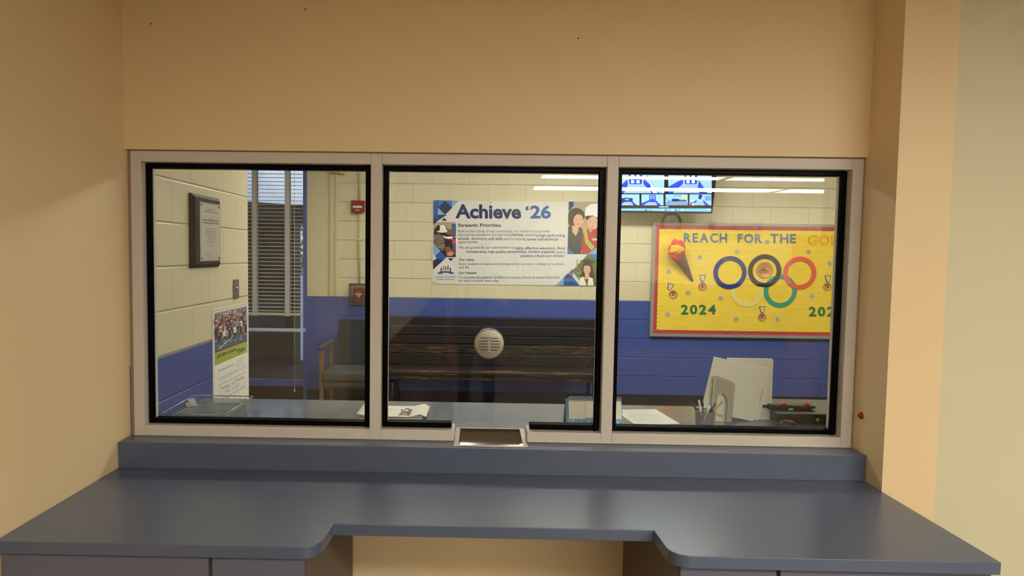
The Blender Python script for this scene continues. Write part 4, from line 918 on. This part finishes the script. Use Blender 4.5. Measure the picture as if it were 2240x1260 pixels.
# desk tent calendar
CY = .265
cal = thing('desk_calendar', 'blue tent desk calendar with three blank cream spiral pads behind the right mullion', 'calendar', (.56, CY+.03, ZW))
def cq(px, py, y=CY): return atY(px, py, y)
xa, xb = cq(1238, 900).x, cq(1361, 900).x
zt2 = cq(1240, 872).z-.004
CBL = mat('calendar_blue_card', (44, 124, 178), .4); CSKY = mat('calendar_sky_card', (98, 168, 206), .4); PADM = mat('cream_pad_paper', (248, 242, 222), .7); CGREY = mat('calendar_grey_back', (96, 96, 94), .6)
fy0, fy1 = CY-.02, CY+.018    # front foot, ridge
mb = MB().m(CBL); mb.prism([(xa, fy0, ZW), (xa, fy0+.003, ZW), (xa, fy1+.002, zt2), (xa, fy1, zt2)], (xb-xa, 0, 0)); mb.build('front_panel', cal)
mb = MB().m(CGREY); mb.prism([(xa, fy1+.004, zt2), (xa, fy1+.007, zt2), (xa-.0, fy1+.062, ZW), (xa, fy1+.059, ZW)], (xb-xa, 0, 0)); mb.build('back_panel', cal)
fd = Vector((0, fy1-fy0, zt2-ZW)).normalized(); fn = Vector((0, -fd.z, fd.y)); FH = math.hypot(fy1-fy0, zt2-ZW)
fp = lambda u, v: Vector((xa+(xb-xa)*u, fy0, ZW))+fd*(FH*v)
mb = MB(); pr = Print(mb, fp, fn, .0006).layer(1); pr.rect(CSKY, .03, 0, 1, .36); pr.layer(2)
for u, v, r in ((.12,.22,.05),(.28,.20,.035),(.84,.24,.06),(.92,.18,.04),(.78,.17,.03)): pr.ell(mat('calendar_pale_dots', (206, 226, 232), .5), u, v, r*.42, r, 14)
pr.rect(REDP, .44, .16, .53, .25); pr.text(WHITEP, 'HTH', .455, .23, .515, .19); mb.build('printed_strip', cal, recalc=False)
for u0, u1, off, z0f in ((.045, .336, .0065, .27), (.342, .664, .003, .33), (.67, .985, .0035, .30)):
    a = fp(u0, z0f)+fn*off; b4 = fp(u1, z0f)+fn*off; h = fd*(FH*(.93-z0f))
    MB().m(PADM).prism([a, b4, b4+h, a+h], fn*.003).build('note_pad', cal, bevel=.0006)
    mb = MB().m(DARKM); nh = max(4, int((u1-u0)*52))
    for i in range(nh):
        c = fp(u0+(u1-u0)*(i+.5)/nh, .90)+fn*(off+.0031); mb.face([c+Vector((math.cos(t), 0, 0))*.0011+fd*.0015*math.sin(t) for t in [2*PI*q/8 for q in range(8)]])
    mb.build('punch_holes', cal, recalc=False)
    mb = MB().m(CHROME)
    for i in range(nh):
        c = fp(u0+(u1-u0)*(i+.5)/nh, .96)+fn*(off*.5); pts = []
        for t in range(11): a2 = -2.2+t*.46; pts.append(c+Vector((.0012*math.sin(a2), 0, 0))+fn*(.009*math.cos(a2))+fd*(.0095*math.sin(a2)+.006))
        mb.tube(pts, .0007, 5)
    mb.build('wire_spiral', cal)

# white printed sheet lying right of the calendar
q_ = Vector((.887, .653, 0)); dn = Vector((.141, -.99, 0)); sd = Vector((-.99, -.141, 0)); z = ZW+.0003
pts = [q_, q_+sd*.216, q_+sd*.216+dn*.279, q_+dn*.279]; pts = [p+dn*.05 for p in pts]
ps = MB().m(WHITEP); ps.prism([p+Vector((0, 0, z)) for p in pts], (0, 0, .0006))
pr = Print(ps, lambda u, v: pts[1]+(pts[0]-pts[1])*u+(pts[2]-pts[1])*v+Vector((0, 0, z+.0006)), (0, 0, 1), .0002).layer(1)
PALEINK = mat('pale_grey_ink', (204, 202, 198), .7)
for r_ in range(20):
    v = .08+r_*.042; u = .10
    if r_ % 6 == 5: continue
    while u < .86-random.uniform(0, .25): w_ = random.uniform(.03, .09); pr.rect(PALEINK, u, v, u+w_, v+.013); u += w_+.015
tag(ps.build('information_sheet', at='base', recalc=False), 'white printed information sheet lying flat right of the desk calendar', 'paper')

# mesh pencil cup
cc = Vector((1.003, .215, ZW+.0002)); HC, RB, RT_ = .092, .034, .0415
cup = thing('pencil_cup', 'grey wire mesh pencil cup in front of the white folders', 'pencil cup', cc)
MESHM = bpy.data.materials.new('fine_wire_mesh'); MESHM.use_nodes = True; nt = MESHM.node_tree; L = nt.links
b_n = nt.nodes['Principled BSDF']; b_n.inputs['Base Color'].default_value = lin((150, 148, 146))+(1,); b_n.inputs['Metallic'].default_value = .6; b_n.inputs['Roughness'].default_value = .4
uvn = nt.nodes.new('ShaderNodeTexCoord'); spx = nt.nodes.new('ShaderNodeSeparateXYZ'); L.new(uvn.outputs['Object'], spx.inputs[0])
at2 = nt.nodes.new('ShaderNodeMath'); at2.operation = 'ARCTAN2'; L.new(spx.outputs[1], at2.inputs[0]); L.new(spx.outputs[0], at2.inputs[1])
ang = nt.nodes.new('ShaderNodeMath'); ang.operation = 'MULTIPLY'; ang.inputs[1].default_value = .040; L.new(at2.outputs[0], ang.inputs[0])
cbm = nt.nodes.new('ShaderNodeCombineXYZ'); L.new(ang.outputs[0], cbm.inputs[0]); L.new(spx.outputs[2], cbm.inputs[1])
rot = nt.nodes.new('ShaderNodeMapping'); rot.inputs['Rotation'].default_value = (0, 0, PI/4); L.new(cbm.outputs[0], rot.inputs[0])
brk = nt.nodes.new('ShaderNodeTexBrick'); brk.offset = 0; brk.inputs['Scale'].default_value = 1; brk.inputs['Brick Width'].default_value = .0024; brk.inputs['Row Height'].default_value = .0024; brk.inputs['Mortar Size'].default_value = .00042; brk.inputs['Mortar Smooth'].default_value = 0; L.new(rot.outputs[0], brk.inputs['Vector'])
L.new(brk.outputs['Fac'], b_n.inputs['Alpha'])
mb = MB().m(MESHM); n = 40
for r0, r1, k in ((RB, RT_, 0), (RB-.0008, RT_-.0008, 1)):
    vs = [(cc.x+r*math.cos(2*PI*i/n), cc.y+r*math.sin(2*PI*i/n), cc.z+h) for r, h in ((r0, .002), (r1, HC)) for i in range(n)]
    mb.add(vs, [(i, (i+1) % n, n+(i+1) % n, n+i) for i in range(n)], True)
mb.build('mesh_wall', cup)
DGREY = mat('dark_grey_wire', (120, 118, 116), .35, metal=.6)
mb = MB().m(DGREY); mb.tube([(cc.x+RT_*math.cos(2*PI*i/n), cc.y+RT_*math.sin(2*PI*i/n), cc.z+HC) for i in range(n)], .0020, 8, closed=True); mb.build('rim', cup)
mb = MB().m(DGREY); mb.lathe([(RB+.001, 0), (RB+.001, .004), (.0001, .004)], cc, 'z', n); mb.build('base', cup)
def pen(name, label, p_top, r, m_, parts, yt, dx, dy):
    """standing in the cup: top end seen at pixel p_top, foot on the cup floor"""
    a = Vector((cc.x+dx, cc.y+dy, ZW+.006+r)); b5 = atY(p_top[0], p_top[1], yt); t = (b5-a).normalized(); L_ = (b5-a).length
    root = thing(name, label, 'pencil' if 'pencil' in name else 'pen', a, 'pens in the mesh cup')
    for nm, f0, f1, rr, mm, tp in parts:
        MB().m(mm or m_).tube([a+t*L_*f0, a+t*L_*f1], [rr, rr*tp], 10).build(nm, root)
INKB = mat('pen_black', (26, 24, 26), .35); PENW = mat('pen_white', (232, 230, 224), .35); PENB = mat('pen_blue', (36, 60, 150), .3); PENO = mat('pencil_orange', (226, 150, 48), .45); ERA = mat('eraser_pink', (190, 110, 104), .7)
yc2 = cc.y
pen('ballpoint_pen', 'black pen leaning left in the mesh cup', (1514, 881), .0036, INKB, [('barrel', .1, .8, .0036, None, 1), ('tip', 0, .1, .0014, None, 2.4), ('cap', .8, 1, .0042, None, .7)], yc2+.01, .018, .0)
pen('marker_pen', 'slim white pen standing upright in the mesh cup', (1529, 875.5), .0048, PENW, [('barrel', .08, .78, .0046, None, 1), ('tip', 0, .08, .002, INKB, 2), ('cap', .78, 1, .0050, None, .85)], yc2+.012, .0, .012)
pen('ballpoint_pen', 'dark slender pen with silver clip behind the white pens', (1537, 879), .0034, INKB, [('barrel', .1, .85, .0034, DGREY, 1), ('tip', 0, .1, .0014, None, 2.2), ('cap', .85, 1, .0038, INKB, .8)], yc2+.02, .008, .014)
pen('marker_pen', 'short white marker leaning right in the mesh cup', (1552, 887), .0052, PENW, [('barrel', .08, .7, .0050, None, 1), ('tip', 0, .08, .002, INKB, 2), ('cap', .7, 1, .0056, None, .9)], yc2-.005, -.014, -.008)
pen('ballpoint_pen', 'blue capped pen leaning right in the mesh cup', (1565, 882), .0046, PENB, [('barrel', .1, .62, .0040, None, 1), ('tip', 0, .1, .0014, None, 2.2), ('cap', .62, 1, .0056, None, .6)], yc2+.002, -.018, .004)
pen('wooden_pencil', 'orange pencil with pink eraser leaning far right in the mesh cup', (1580.5, 877), .0040, PENO, [('shaft', .1, .86, .0038, None, 1), ('point', 0, .1, .0008, OAK, 4), ('ferrule', .86, .93, .0041, CHROME, 1), ('eraser', .93, 1, .0039, ERA, 1)], yc2-.012, -.020, -.01)

# white folders, steel book end
BYP = .40
def rr_poly(w_, h, r, corners, n=6):
    pts = []
    for (cx, cy, a0, on) in ((0, 0, PI, corners[0]), (w_, 0, 1.5*PI, corners[1]), (w_, h, 0, corners[2]), (0, h, .5*PI, corners[3])):
        if on:
            ox, oy = cx+(r if cx == 0 else -r), cy+(r if cy == 0 else -r)
            pts += [(ox+r*math.cos(a0+PI/2*i/n), oy+r*math.sin(a0+PI/2*i/n)) for i in range(n+1)]
        else: pts.append((cx, cy))
    return pts
FOLD = mat('white_folder_board', (228, 224, 210), .45); FEDGE = mat('folder_bright_edge', (252, 250, 242), .5); YTAB = mat('yellow_green_tab', (190, 186, 60), .5)
def folder(label, p_tl, p_tr, y, ang, w_=None, tab=False, h=.305):
    a, b5 = atY(*p_tl, y), atY(*p_tr, y); W = w_ or (b5-a).length; ca, sa = math.cos(ang), math.sin(ang)
    low = ZW+.0002; # tilt about the lower right corner, which stands on the worktop
    ztop = b5.z; H = (ztop-low)/ca
    o0 = Vector((b5.x-H*sa, y, low))
    fp = lambda u, v: o0+Vector((-(W-u)*ca+v*sa, 0, (W-u)*sa+v*ca))
    root = thing('ring_binder', label, 'folder', o0, 'white folders against the book end')
    out = rr_poly(W, H, .012, (0, 1, 1, 0))
    mb = MB().m(FOLD); mb.prism([fp(u, v) for u, v in out], (0, .0018, 0)); mb.prism([fp(u, v)+Vector((0, .0105, 0)) for u, v in out], (0, .0018, 0)); mb.build('cover', root)
    mb = MB().m(FEDGE); mb.tube([fp(u, v) for u, v in out]+[fp(*out[0])], .0017, 6)
    mb.build('edge_piping', root)
    MB().m(FOLD).prism([fp(u, v)+Vector((0, .0018, 0)) for u, v in ((0, 0), (.002, 0), (.002, H), (0, H))], (0, .0086, 0)).build('spine', root)
    mb = MB().m(WHITEP); mb.prism([fp(u, v)+Vector((0, .0035, 0)) for u, v in rr_poly(W-.012, H-.016, .004, (0, 0, 0, 0))], (0, .005, 0)); mb.build('pages', root)
    if tab: MB().m(YTAB).prism([fp(u, v)+Vector((0, -.0006, 0)) for u, v in ((W+.0022, H*.37), (W+.0082, H*.37), (W+.0082, H*.60), (W+.0022, H*.60))], (0, .0006, 0)).build('index_tab', root)
A1 = math.radians(11.6)
folder('foremost tilted white folder standing against the steel book end', (1563, 782), (1677, 806), BYP, A1, tab=True)
folder('second tilted white folder showing just behind the foremost one', (1579, 782), (1686, 807), BYP+.018, A1*.93)
folder('upright white folder at the back of the folder row', (1592, 784), (1691, 785), BYP+.042, 0)
bk = thing('book_end', 'grey-tan steel book end with an arched cut-out before the folders', 'book end', (1.16, BYP-.03, ZW))
BEM = mat('tan_grey_enamel', (172, 164, 148), .4); BEE = mat('book_end_edge', (226, 220, 204), .4)
yb2 = BYP-.022
o_px = [(1552, 937), (1557.5, 890), (1562, 832), (1563, 824), (1566, 821.5), (1570, 822), (1600, 834), (1606, 837.5), (1608.5, 842), (1608, 850), (1599.5, 937)]
i_px = [(1589, 937), (1592.5, 895), (1593, 880), (1591, 870), (1587, 863), (1581, 859), (1575.5, 860.5), (1571.5, 866), (1569.5, 874), (1568, 890), (1564, 937)]
def clampz(p): p.z = max(p.z, ZW+.0002); return p
O3 = [clampz(atY(x, y, yb2)) for x, y in o_px]; I3 = [clampz(atY(x, y, yb2)) for x, y in i_px]
mb = MB().m(BEM); mb.prism(O3+I3, (0, .0012, 0)); mb.build('plate', bk)
mb = MB().m(BEE); mb.tube(O3, .0016, 6); mb.tube(I3, .0016, 6); cxm = sum((p for p in O3), Vector())/len(O3); mb.tube([cxm+(p-cxm)*.90+Vector((0, -.0005, -.002)) if p.z > ZW+.03 else p+(cxm-p)*.10 for p in O3], .0009, 6)
mb.build('rolled_edge', bk)
MB().m(BEM).box(I3[-1].x+.004, I3[0].x-.004, yb2, yb2+.14, ZW+.0001, ZW+.0012).build('foot', bk)

# charging box with two radios docked
DY0, DY1 = .36, .66
dl, dr = 1.395, 1.86
dz = atY(1745, 904.5, DY0).z
dv = thing('charging_station', 'low black charging box with grey top behind the folders', 'charger', ((dl+dr)/2, (DY0+DY1)/2, ZW))
BOXM = mat('black_box_metal', (14, 12, 13), .5, spec=.15); TOPM = mat('grey_box_top', (84, 82, 80), .4)
MB().m(BOXM).box(dl, dr, DY0, DY1, ZW+.0002, dz-.004).build('housing', dv, bevel=.003)
MB().m(TOPM).box(dl-.002, dr+.002, DY0-.002, DY1+.002, dz-.004, dz).build('top_plate', dv, bevel=.001)
x_ = atY(1717, 925, DY0).x; MB().m(WHITEP).box(x_-.007, x_+.007, DY0-.0012, DY0-.0002, ZW+.004, ZW+.018).build('white_label', dv)
x_ = atY(1788, 920, DY0).x; MB().m(mat('green_lamp', (70, 150, 66), .4, emit=(60, 170, 60), estr=.12)).lathe([(.009, 0), (.007, -.003), (.0001, -.004)], (x_, DY0, ZW+.022), 'y', 14).build('status_lamp', dv)
LRED = mat('red_led', (186, 36, 44), .25, emit=(255, 60, 66), estr=.10); LGRN = mat('green_led', (110, 190, 90), .4, emit=(110, 220, 90), estr=.12)
for lab, px in (('left handheld radio base with red lamp lying on the charging box', 1714), ('right handheld radio base with red lamp lying on the charging box', 1765)):
    c = atY(px, 897, DY0+.07); c.z = dz+.0003
    rd = thing('handheld_radio', lab, 'radio', c, 'radios on the charging box')
    MB().m(BLACKP).box(c.x-.075, c.x+.034, c.y-.022, c.y+.024, c.z, c.z+.026).build('body', rd, bevel=.010, seg=3)
    MB().m(BLACKP).tube([(c.x-.07, c.y+.004, c.z+.013), (c.x-.125, c.y+.02, c.z+.012)], [.008, .005], 10).build('aerial', rd)
    MB().m(LRED).lathe([(.014, .0255), (.0135, .031), (.009, .036), (.0001, .038)], (c.x, c.y, c.z), 'z', 16).build('red_lamp', rd)
    MB().m(LGRN).box(c.x+.012, c.x+.034, c.y-.027, c.y-.021, c.z+.004, c.z+.012).build('green_lamp', rd, bevel=.002)
mo = thing('computer_mouse', 'black computer mouse in front of the charging box', 'mouse', (atZ(1722, 930, ZW).x, .30, ZW))
mx_ = atY(1722, 915, .30).x; mb = MB().m(BLACKP); vs, fs = [], []; nu, nv = 16, 8
for j in range(nv+1):
    for i in range(nu):
        th, ph = 2*PI*i/nu, PI/2*j/nv
        vs.append((mx_+.052*math.cos(th)*math.cos(ph), .30+.030*math.sin(th)*math.cos(ph), ZW+.0003+.034*math.sin(ph)))
for j in range(nv):
    for i in range(nu): fs.append((j*nu+i, j*nu+(i+1) % nu, (j+1)*nu+(i+1) % nu, (j+1)*nu+i))
mb.add(vs, fs, True); mb.build('shell', mo); MB().m(DGREY).lathe([(.006, -.003), (.0065, 0), (.006, .003)], (mx_-.032, .285, ZW+.021), 'x', 12).build('wheel', mo)

# ================================================================== the lobby behind the viewer, seen only as reflections in the glass
def mir(px, py, yv): 
    p = atY(px, py, yv); return Vector((p.x, .11-yv, p.z))
ck = thing('wall_clock', 'round black-rimmed clock on the lobby wall, reflected above the notice board', 'clock', (3.35, -8.89, 2.2))
c = Vector((3.42, -8.9, 2.22)); MB().m(BLACKP).lathe([(.155, .001), (.175, .001), (.175, .05), (.155, .05), (.155, .001)], c, 'y', 40, cap=False).build('rim', ck)
MB().m(WHITEPL).lathe([(.156, .002), (.156, .02), (.0001, .02)], c, 'y', 40).build('dial', ck)
mb = MB().m(BLACKP); mb.box(c.x-.004, c.x+.004, c.y+.022, c.y+.024, c.z, c.z+.11); mb.box(c.x, c.x+.075, c.y+.022, c.y+.024, c.z-.004, c.z+.004); mb.build('hands', ck)
sg = thing('lobby_sign', 'dark team sign with pale lettering, reflected over the notice board', 'sign', (4.55, -8.9, 2.05))
MB().m(mat('sign_blue', (60, 70, 110), .4)).box(4.1, 5.05, -8.9, -8.88, 2.08, 2.27).build('panel', sg)
mb = MB(); pr = Print(mb, lambda u, v: Vector((u, -8.879, v)), (0, 1, 0)); pr.text(WHITEPL, 'LONE STAR', 4.95, 2.25, 4.2, 2.13, .02); pr.text(MATS['sign_blue'], 'PANTHERS', 4.85, 2.06, 4.3, 1.94, .02); mb.build('lettering', sg, recalc=False)
mt = thing('wall_motto', 'dark lettered motto on the lobby wall, reflected in the banner', 'lettering', (.75, -8.9, 1.4))
mb = MB(); pr = Print(mb, lambda u, v: Vector((u, -8.898, v)), (0, 1, 0)); pr.text(INK, 'TOGETHER WE', 1.15, 1.65, .25, 1.50, .02); pr.text(INK, 'DREAM  BELIEVE  ACHIEVE', 1.3, 1.42, .2, 1.32, .01)
for x in (.45, .75, 1.05): pr.ring(PGREY, x, 2.15, .15, .175, 32)
for x in (.6, .9): pr.ring(PGREY, x, 1.98, .15, .175, 32)
mb.build('lettering', mt, recalc=False)
fl = thing('hanging_flag', 'striped flag hanging from a pole on the lobby wall, reflected beside the banner', 'flag', (-.96, -4.95, 1.95))
MB().m(OAK).tube([(-1.045, -4.95, 2.25), (-.86, -4.95, 2.72)], .012, 8).build('pole', fl)
FR, FW, FB = mat('flag_red', (170, 40, 50), .7), mat('flag_white', (226, 222, 214), .7), mat('flag_blue', (40, 50, 110), .7)
mb = MB(); N = 13
for i in range(N):
    mb.m(FR if i % 2 == 0 else FW); x0, x1 = -1.06+.21*i/N, -1.06+.21*(i+1)/N; f = lambda x, z: (x+.05, -4.95+.02*math.sin((x+1.06)*60+z*3), z+.15)
    for k in range(8): za, zb = 1.92+.58*k/8, 1.92+.58*(k+1)/8; mb.face([f(x0, za), f(x1, za), f(x1, zb), f(x0, zb)])
mb.m(FB); mb.face([(-1.0, -4.92, 2.42), (-.88, -4.92, 2.42), (-.88, -4.92, 2.65), (-1.0, -4.92, 2.65)]); mb.build('cloth', fl, recalc=False)
ex = thing('exit_sign', 'lit red exit sign at the far end of the corridor, reflected in the banner', 'sign', (-.92, -19.9, 1.96))
MB().m(WHITEPL).box(-1.04, -.80, -19.96, -19.9, 1.96, 2.14).build('housing', ex)
mb = MB(); pr = Print(mb, lambda u, v: Vector((u, -19.898, v)), (0, 1, 0)); pr.text(mat('exit_red_glow', (255, 30, 90), .4, emit=(255, 24, 90), estr=14), 'EXIT', -.81, 2.12, -1.03, 1.98, .06); mb.build('lit_letters', ex, recalc=False)
MB().m(BLUE_PAINT)
struct(MB().m(mat('pale_corridor_door', (176, 176, 182), .4)).box(-.95, .05, -20.4, -20.36, 0, 2.03).build('door_2'))
struct(MB().m(mat('oak_lobby_door', (150, 110, 72), .4)).box(5.6, 6.5, -8.9, -8.86, 0, 2.05).build('door_3'))
for lab, x0, x1, z0, z1, m_ in (('pale framed notice on the lobby wall left of the sign', 3.7, 4.25, 1.1, 1.6, WHITEPL), ('yellow framed notice on the lobby wall under the sign', 4.35, 4.75, 1.2, 1.75, mat('pale_yellow_notice', (232, 214, 140), .6))):
    t = thing('framed_notice', lab, 'notice', ((x0+x1)/2, -8.9, z0), 'framed notices on the lobby wall'); MB().m(ALU).box(x0-.03, x1+.03, -8.9, -8.885, z0-.03, z1+.03).build('frame', t); MB().m(m_).box(x0, x1, -8.886, -8.88, z0, z1).build('sheet', t)
# the photographer, standing behind the camera (seen only as a reflection)
def skin_mesh(nodes, edges, sub=2):
    me = bpy.data.meshes.new('b'); me.from_pydata([n_[0] for n_ in nodes], edges, []); ob = bpy.data.objects.new('b', me); C.objects.link(ob)
    ob.modifiers.new('s', 'SKIN'); s_ = ob.modifiers.new('u', 'SUBSURF'); s_.levels = sub; s_.render_levels = sub
    for i, n_ in enumerate(nodes):
        r = n_[1]; me.skin_vertices[0].data[i].radius = (r, r) if not isinstance(r, tuple) else r
    me.skin_vertices[0].data[0].use_root = True
    dg = bpy.context.evaluated_depsgraph_get(); m2 = bpy.data.meshes.new_from_object(ob.evaluated_get(dg)); bpy.data.objects.remove(ob); bpy.data.meshes.remove(me); return m2
ox, oy = -.02, -3.02
nodes, edges = [], []
def nd(x, y, z, r, par=None):
    nodes.append(((ox+x, oy+y, z), r)); i = len(nodes)-1
    if par is not None: edges.append((par, i))
    return i
pel = nd(0, 0, .96, (.155, .11)); wst = nd(0, .01, 1.10, (.14, .105), pel); chs = nd(0, .0, 1.30, (.16, .115), wst); upc = nd(0, -.01, 1.42, (.13, .09), chs); nk = nd(0, .0, 1.50, .058, upc); nk2 = nd(0, .02, 1.56, .055, nk)
hd = nd(0, .03, 1.64, (.075, .09), nk2); hd2 = nd(0, .025, 1.72, (.072, .088), hd); nd(0, .02, 1.765, .04, hd2)
for s_ in (-1, 1):
    hp = nd(s_*.09, 0, .90, .095, pel); kn = nd(s_*.11, .02, .50, .062, hp); cf = nd(s_*.115, -.01, .33, .058, kn); an = nd(s_*.12, -.02, .09, .042, cf); nd(s_*.13, .07, .045, .042, nd(s_*.12, 0, .05, .045, an)); nd(s_*.135, .14, .035, .03, len(nodes)-1)
def hand(w_, d, side, curl):
    d = Vector(d).normalized(); side = Vector(side).normalized(); nrm = d.cross(side)
    wp = Vector(nodes[w_][0])-Vector((ox, oy, 0)); pm = wp+d*.05
    p = nd(*pm, (.036, .018), w_)
    k = nd(*(pm+d*.035), (.038, .014), p)
    for j, (o_, L_) in enumerate(((-.028, .065), (-.010, .075), (.009, .070), (.027, .055))):
        a = pm+d*.045+side*o_; i0 = nd(*a, .0095, k); b6 = a+d*L_*.5+nrm*curl*.3*L_; i1 = nd(*b6, .009, i0); nd(*(b6+d*L_*.35+nrm*curl*L_*.6), .0078, i1)
    a = wp+d*.03-side*.036; i0 = nd(*a, .012, p); nd(*(a-side*.02+d*.03), .0095, i0); nd(*(a-side*.022+d*.055+nrm*curl*.02), .008, len(nodes)-1)
sh = nd(-.19, 0, 1.40, .062, upc); el = nd(-.25, -.03, 1.13, .046, sh); wr = nd(-.26, .06, .90, .030, el); hand(wr, (0, .15, -1), (0, 1, .15), .5)
sh = nd(.19, 0, 1.40, .062, upc); el = nd(.23, .10, 1.17, .046, sh); wr = nd(.10, .23, 1.44, .030, el); hand(wr, (-.25, .25, 1), (-1, 0, -.25), .7)
pm_ = skin_mesh(nodes, edges)
pn = thing('person', 'person in dark shirt and trousers photographing the window, seen as a reflection', 'person', (ox, oy, 0))
SK = mat('skin', (206, 156, 130), .5); SHI = mat('dark_shirt', (30, 32, 40), .9); TRO = mat('black_trousers', (22, 22, 26), .9); SHO = mat('black_shoes', (18, 16, 16), .5)
for m_ in (SK, SHI, TRO, SHO): pm_.materials.append(m_)
for p in pm_.polygons:
    c = p.center; x, z = c.x-ox, c.z; r_ = math.hypot(x, 0); p.use_smooth = True
    arm = abs(x) > .205 or (x > .02 and c.y-oy > .13 and z > 1.1)
    if z < .075: k = 3
    elif z < .98 and not (x < -.2): k = 2
    elif z > 1.50: k = 0
    elif arm and z < 1.26 and x < 0: k = 0
    elif arm and x > 0 and (c.y-oy) > .07: k = 0
    else: k = 1
    p.material_index = k
pm_.transform(Matrix.Translation((-ox, -oy, 0))); pm_.name = 'body'
bo = bpy.data.objects.new('body', pm_); C.objects.link(bo); bo.parent = pn
mb = MB().m(mat('brown_hair', (60, 44, 34), .7)); vs, fs = [], []; nu, nv = 20, 9
for j in range(nv+1):
    for i in range(nu):
        th, ph = 2*PI*i/nu, PI*.58*j/nv; fr = max(0, math.sin(th))
        ph2 = ph*(1-.38*fr); vs.append((ox+.088*math.sin(ph2)*math.cos(th), oy+.015+.105*math.sin(ph2)*math.sin(th), 1.695+.105*math.cos(ph2)))
for j in range(nv):
    for i in range(nu): fs.append((j*nu+i, j*nu+(i+1) % nu, (j+1)*nu+(i+1) % nu, (j+1)*nu+i))
mb.add(vs, fs, True); mb.build('hair', pn)
mb = MB().m(SK); mb.tube([(ox, oy+.115, 1.675), (ox, oy+.135, 1.645), (ox, oy+.118, 1.635)], [.008, .014, .010], 8); mb.build('nose', pn)
for s_ in (-1, 1):
    mb = MB().m(WHITEPL); mb.lathe([(.0001, .0), (.011, .002), (.0001, .008)], (ox+s_*.032, oy+.108, 1.685), 'y', 12); mb.m(INKB).lathe([(.005, .007), (.0001, .009)], (ox+s_*.032, oy+.108, 1.685), 'y', 10); mb.build('eye', pn)
    MB().m(SK).lathe([(.0001, -.008), (.026, 0), (.0001, .008)], (ox+s_*.082, oy+.02, 1.67), 'x', 14).build('ear', pn)
mb = MB().m(mat('lip_pink', (176, 100, 94), .5)); mb.tube([(ox-.022, oy+.113, 1.606), (ox, oy+.121, 1.604), (ox+.022, oy+.113, 1.606)], [.002, .006, .002], 8); mb.build('mouth', pn)
ph_ = thing('mobile_phone', 'dark phone held up at the viewpoint by the reflected person', 'phone', (.03, -2.68, 1.555))
MB().m(BLACKP).box(-.005, .07, -2.684, -2.676, 1.555, 1.71).build('case', ph_, bevel=.003)
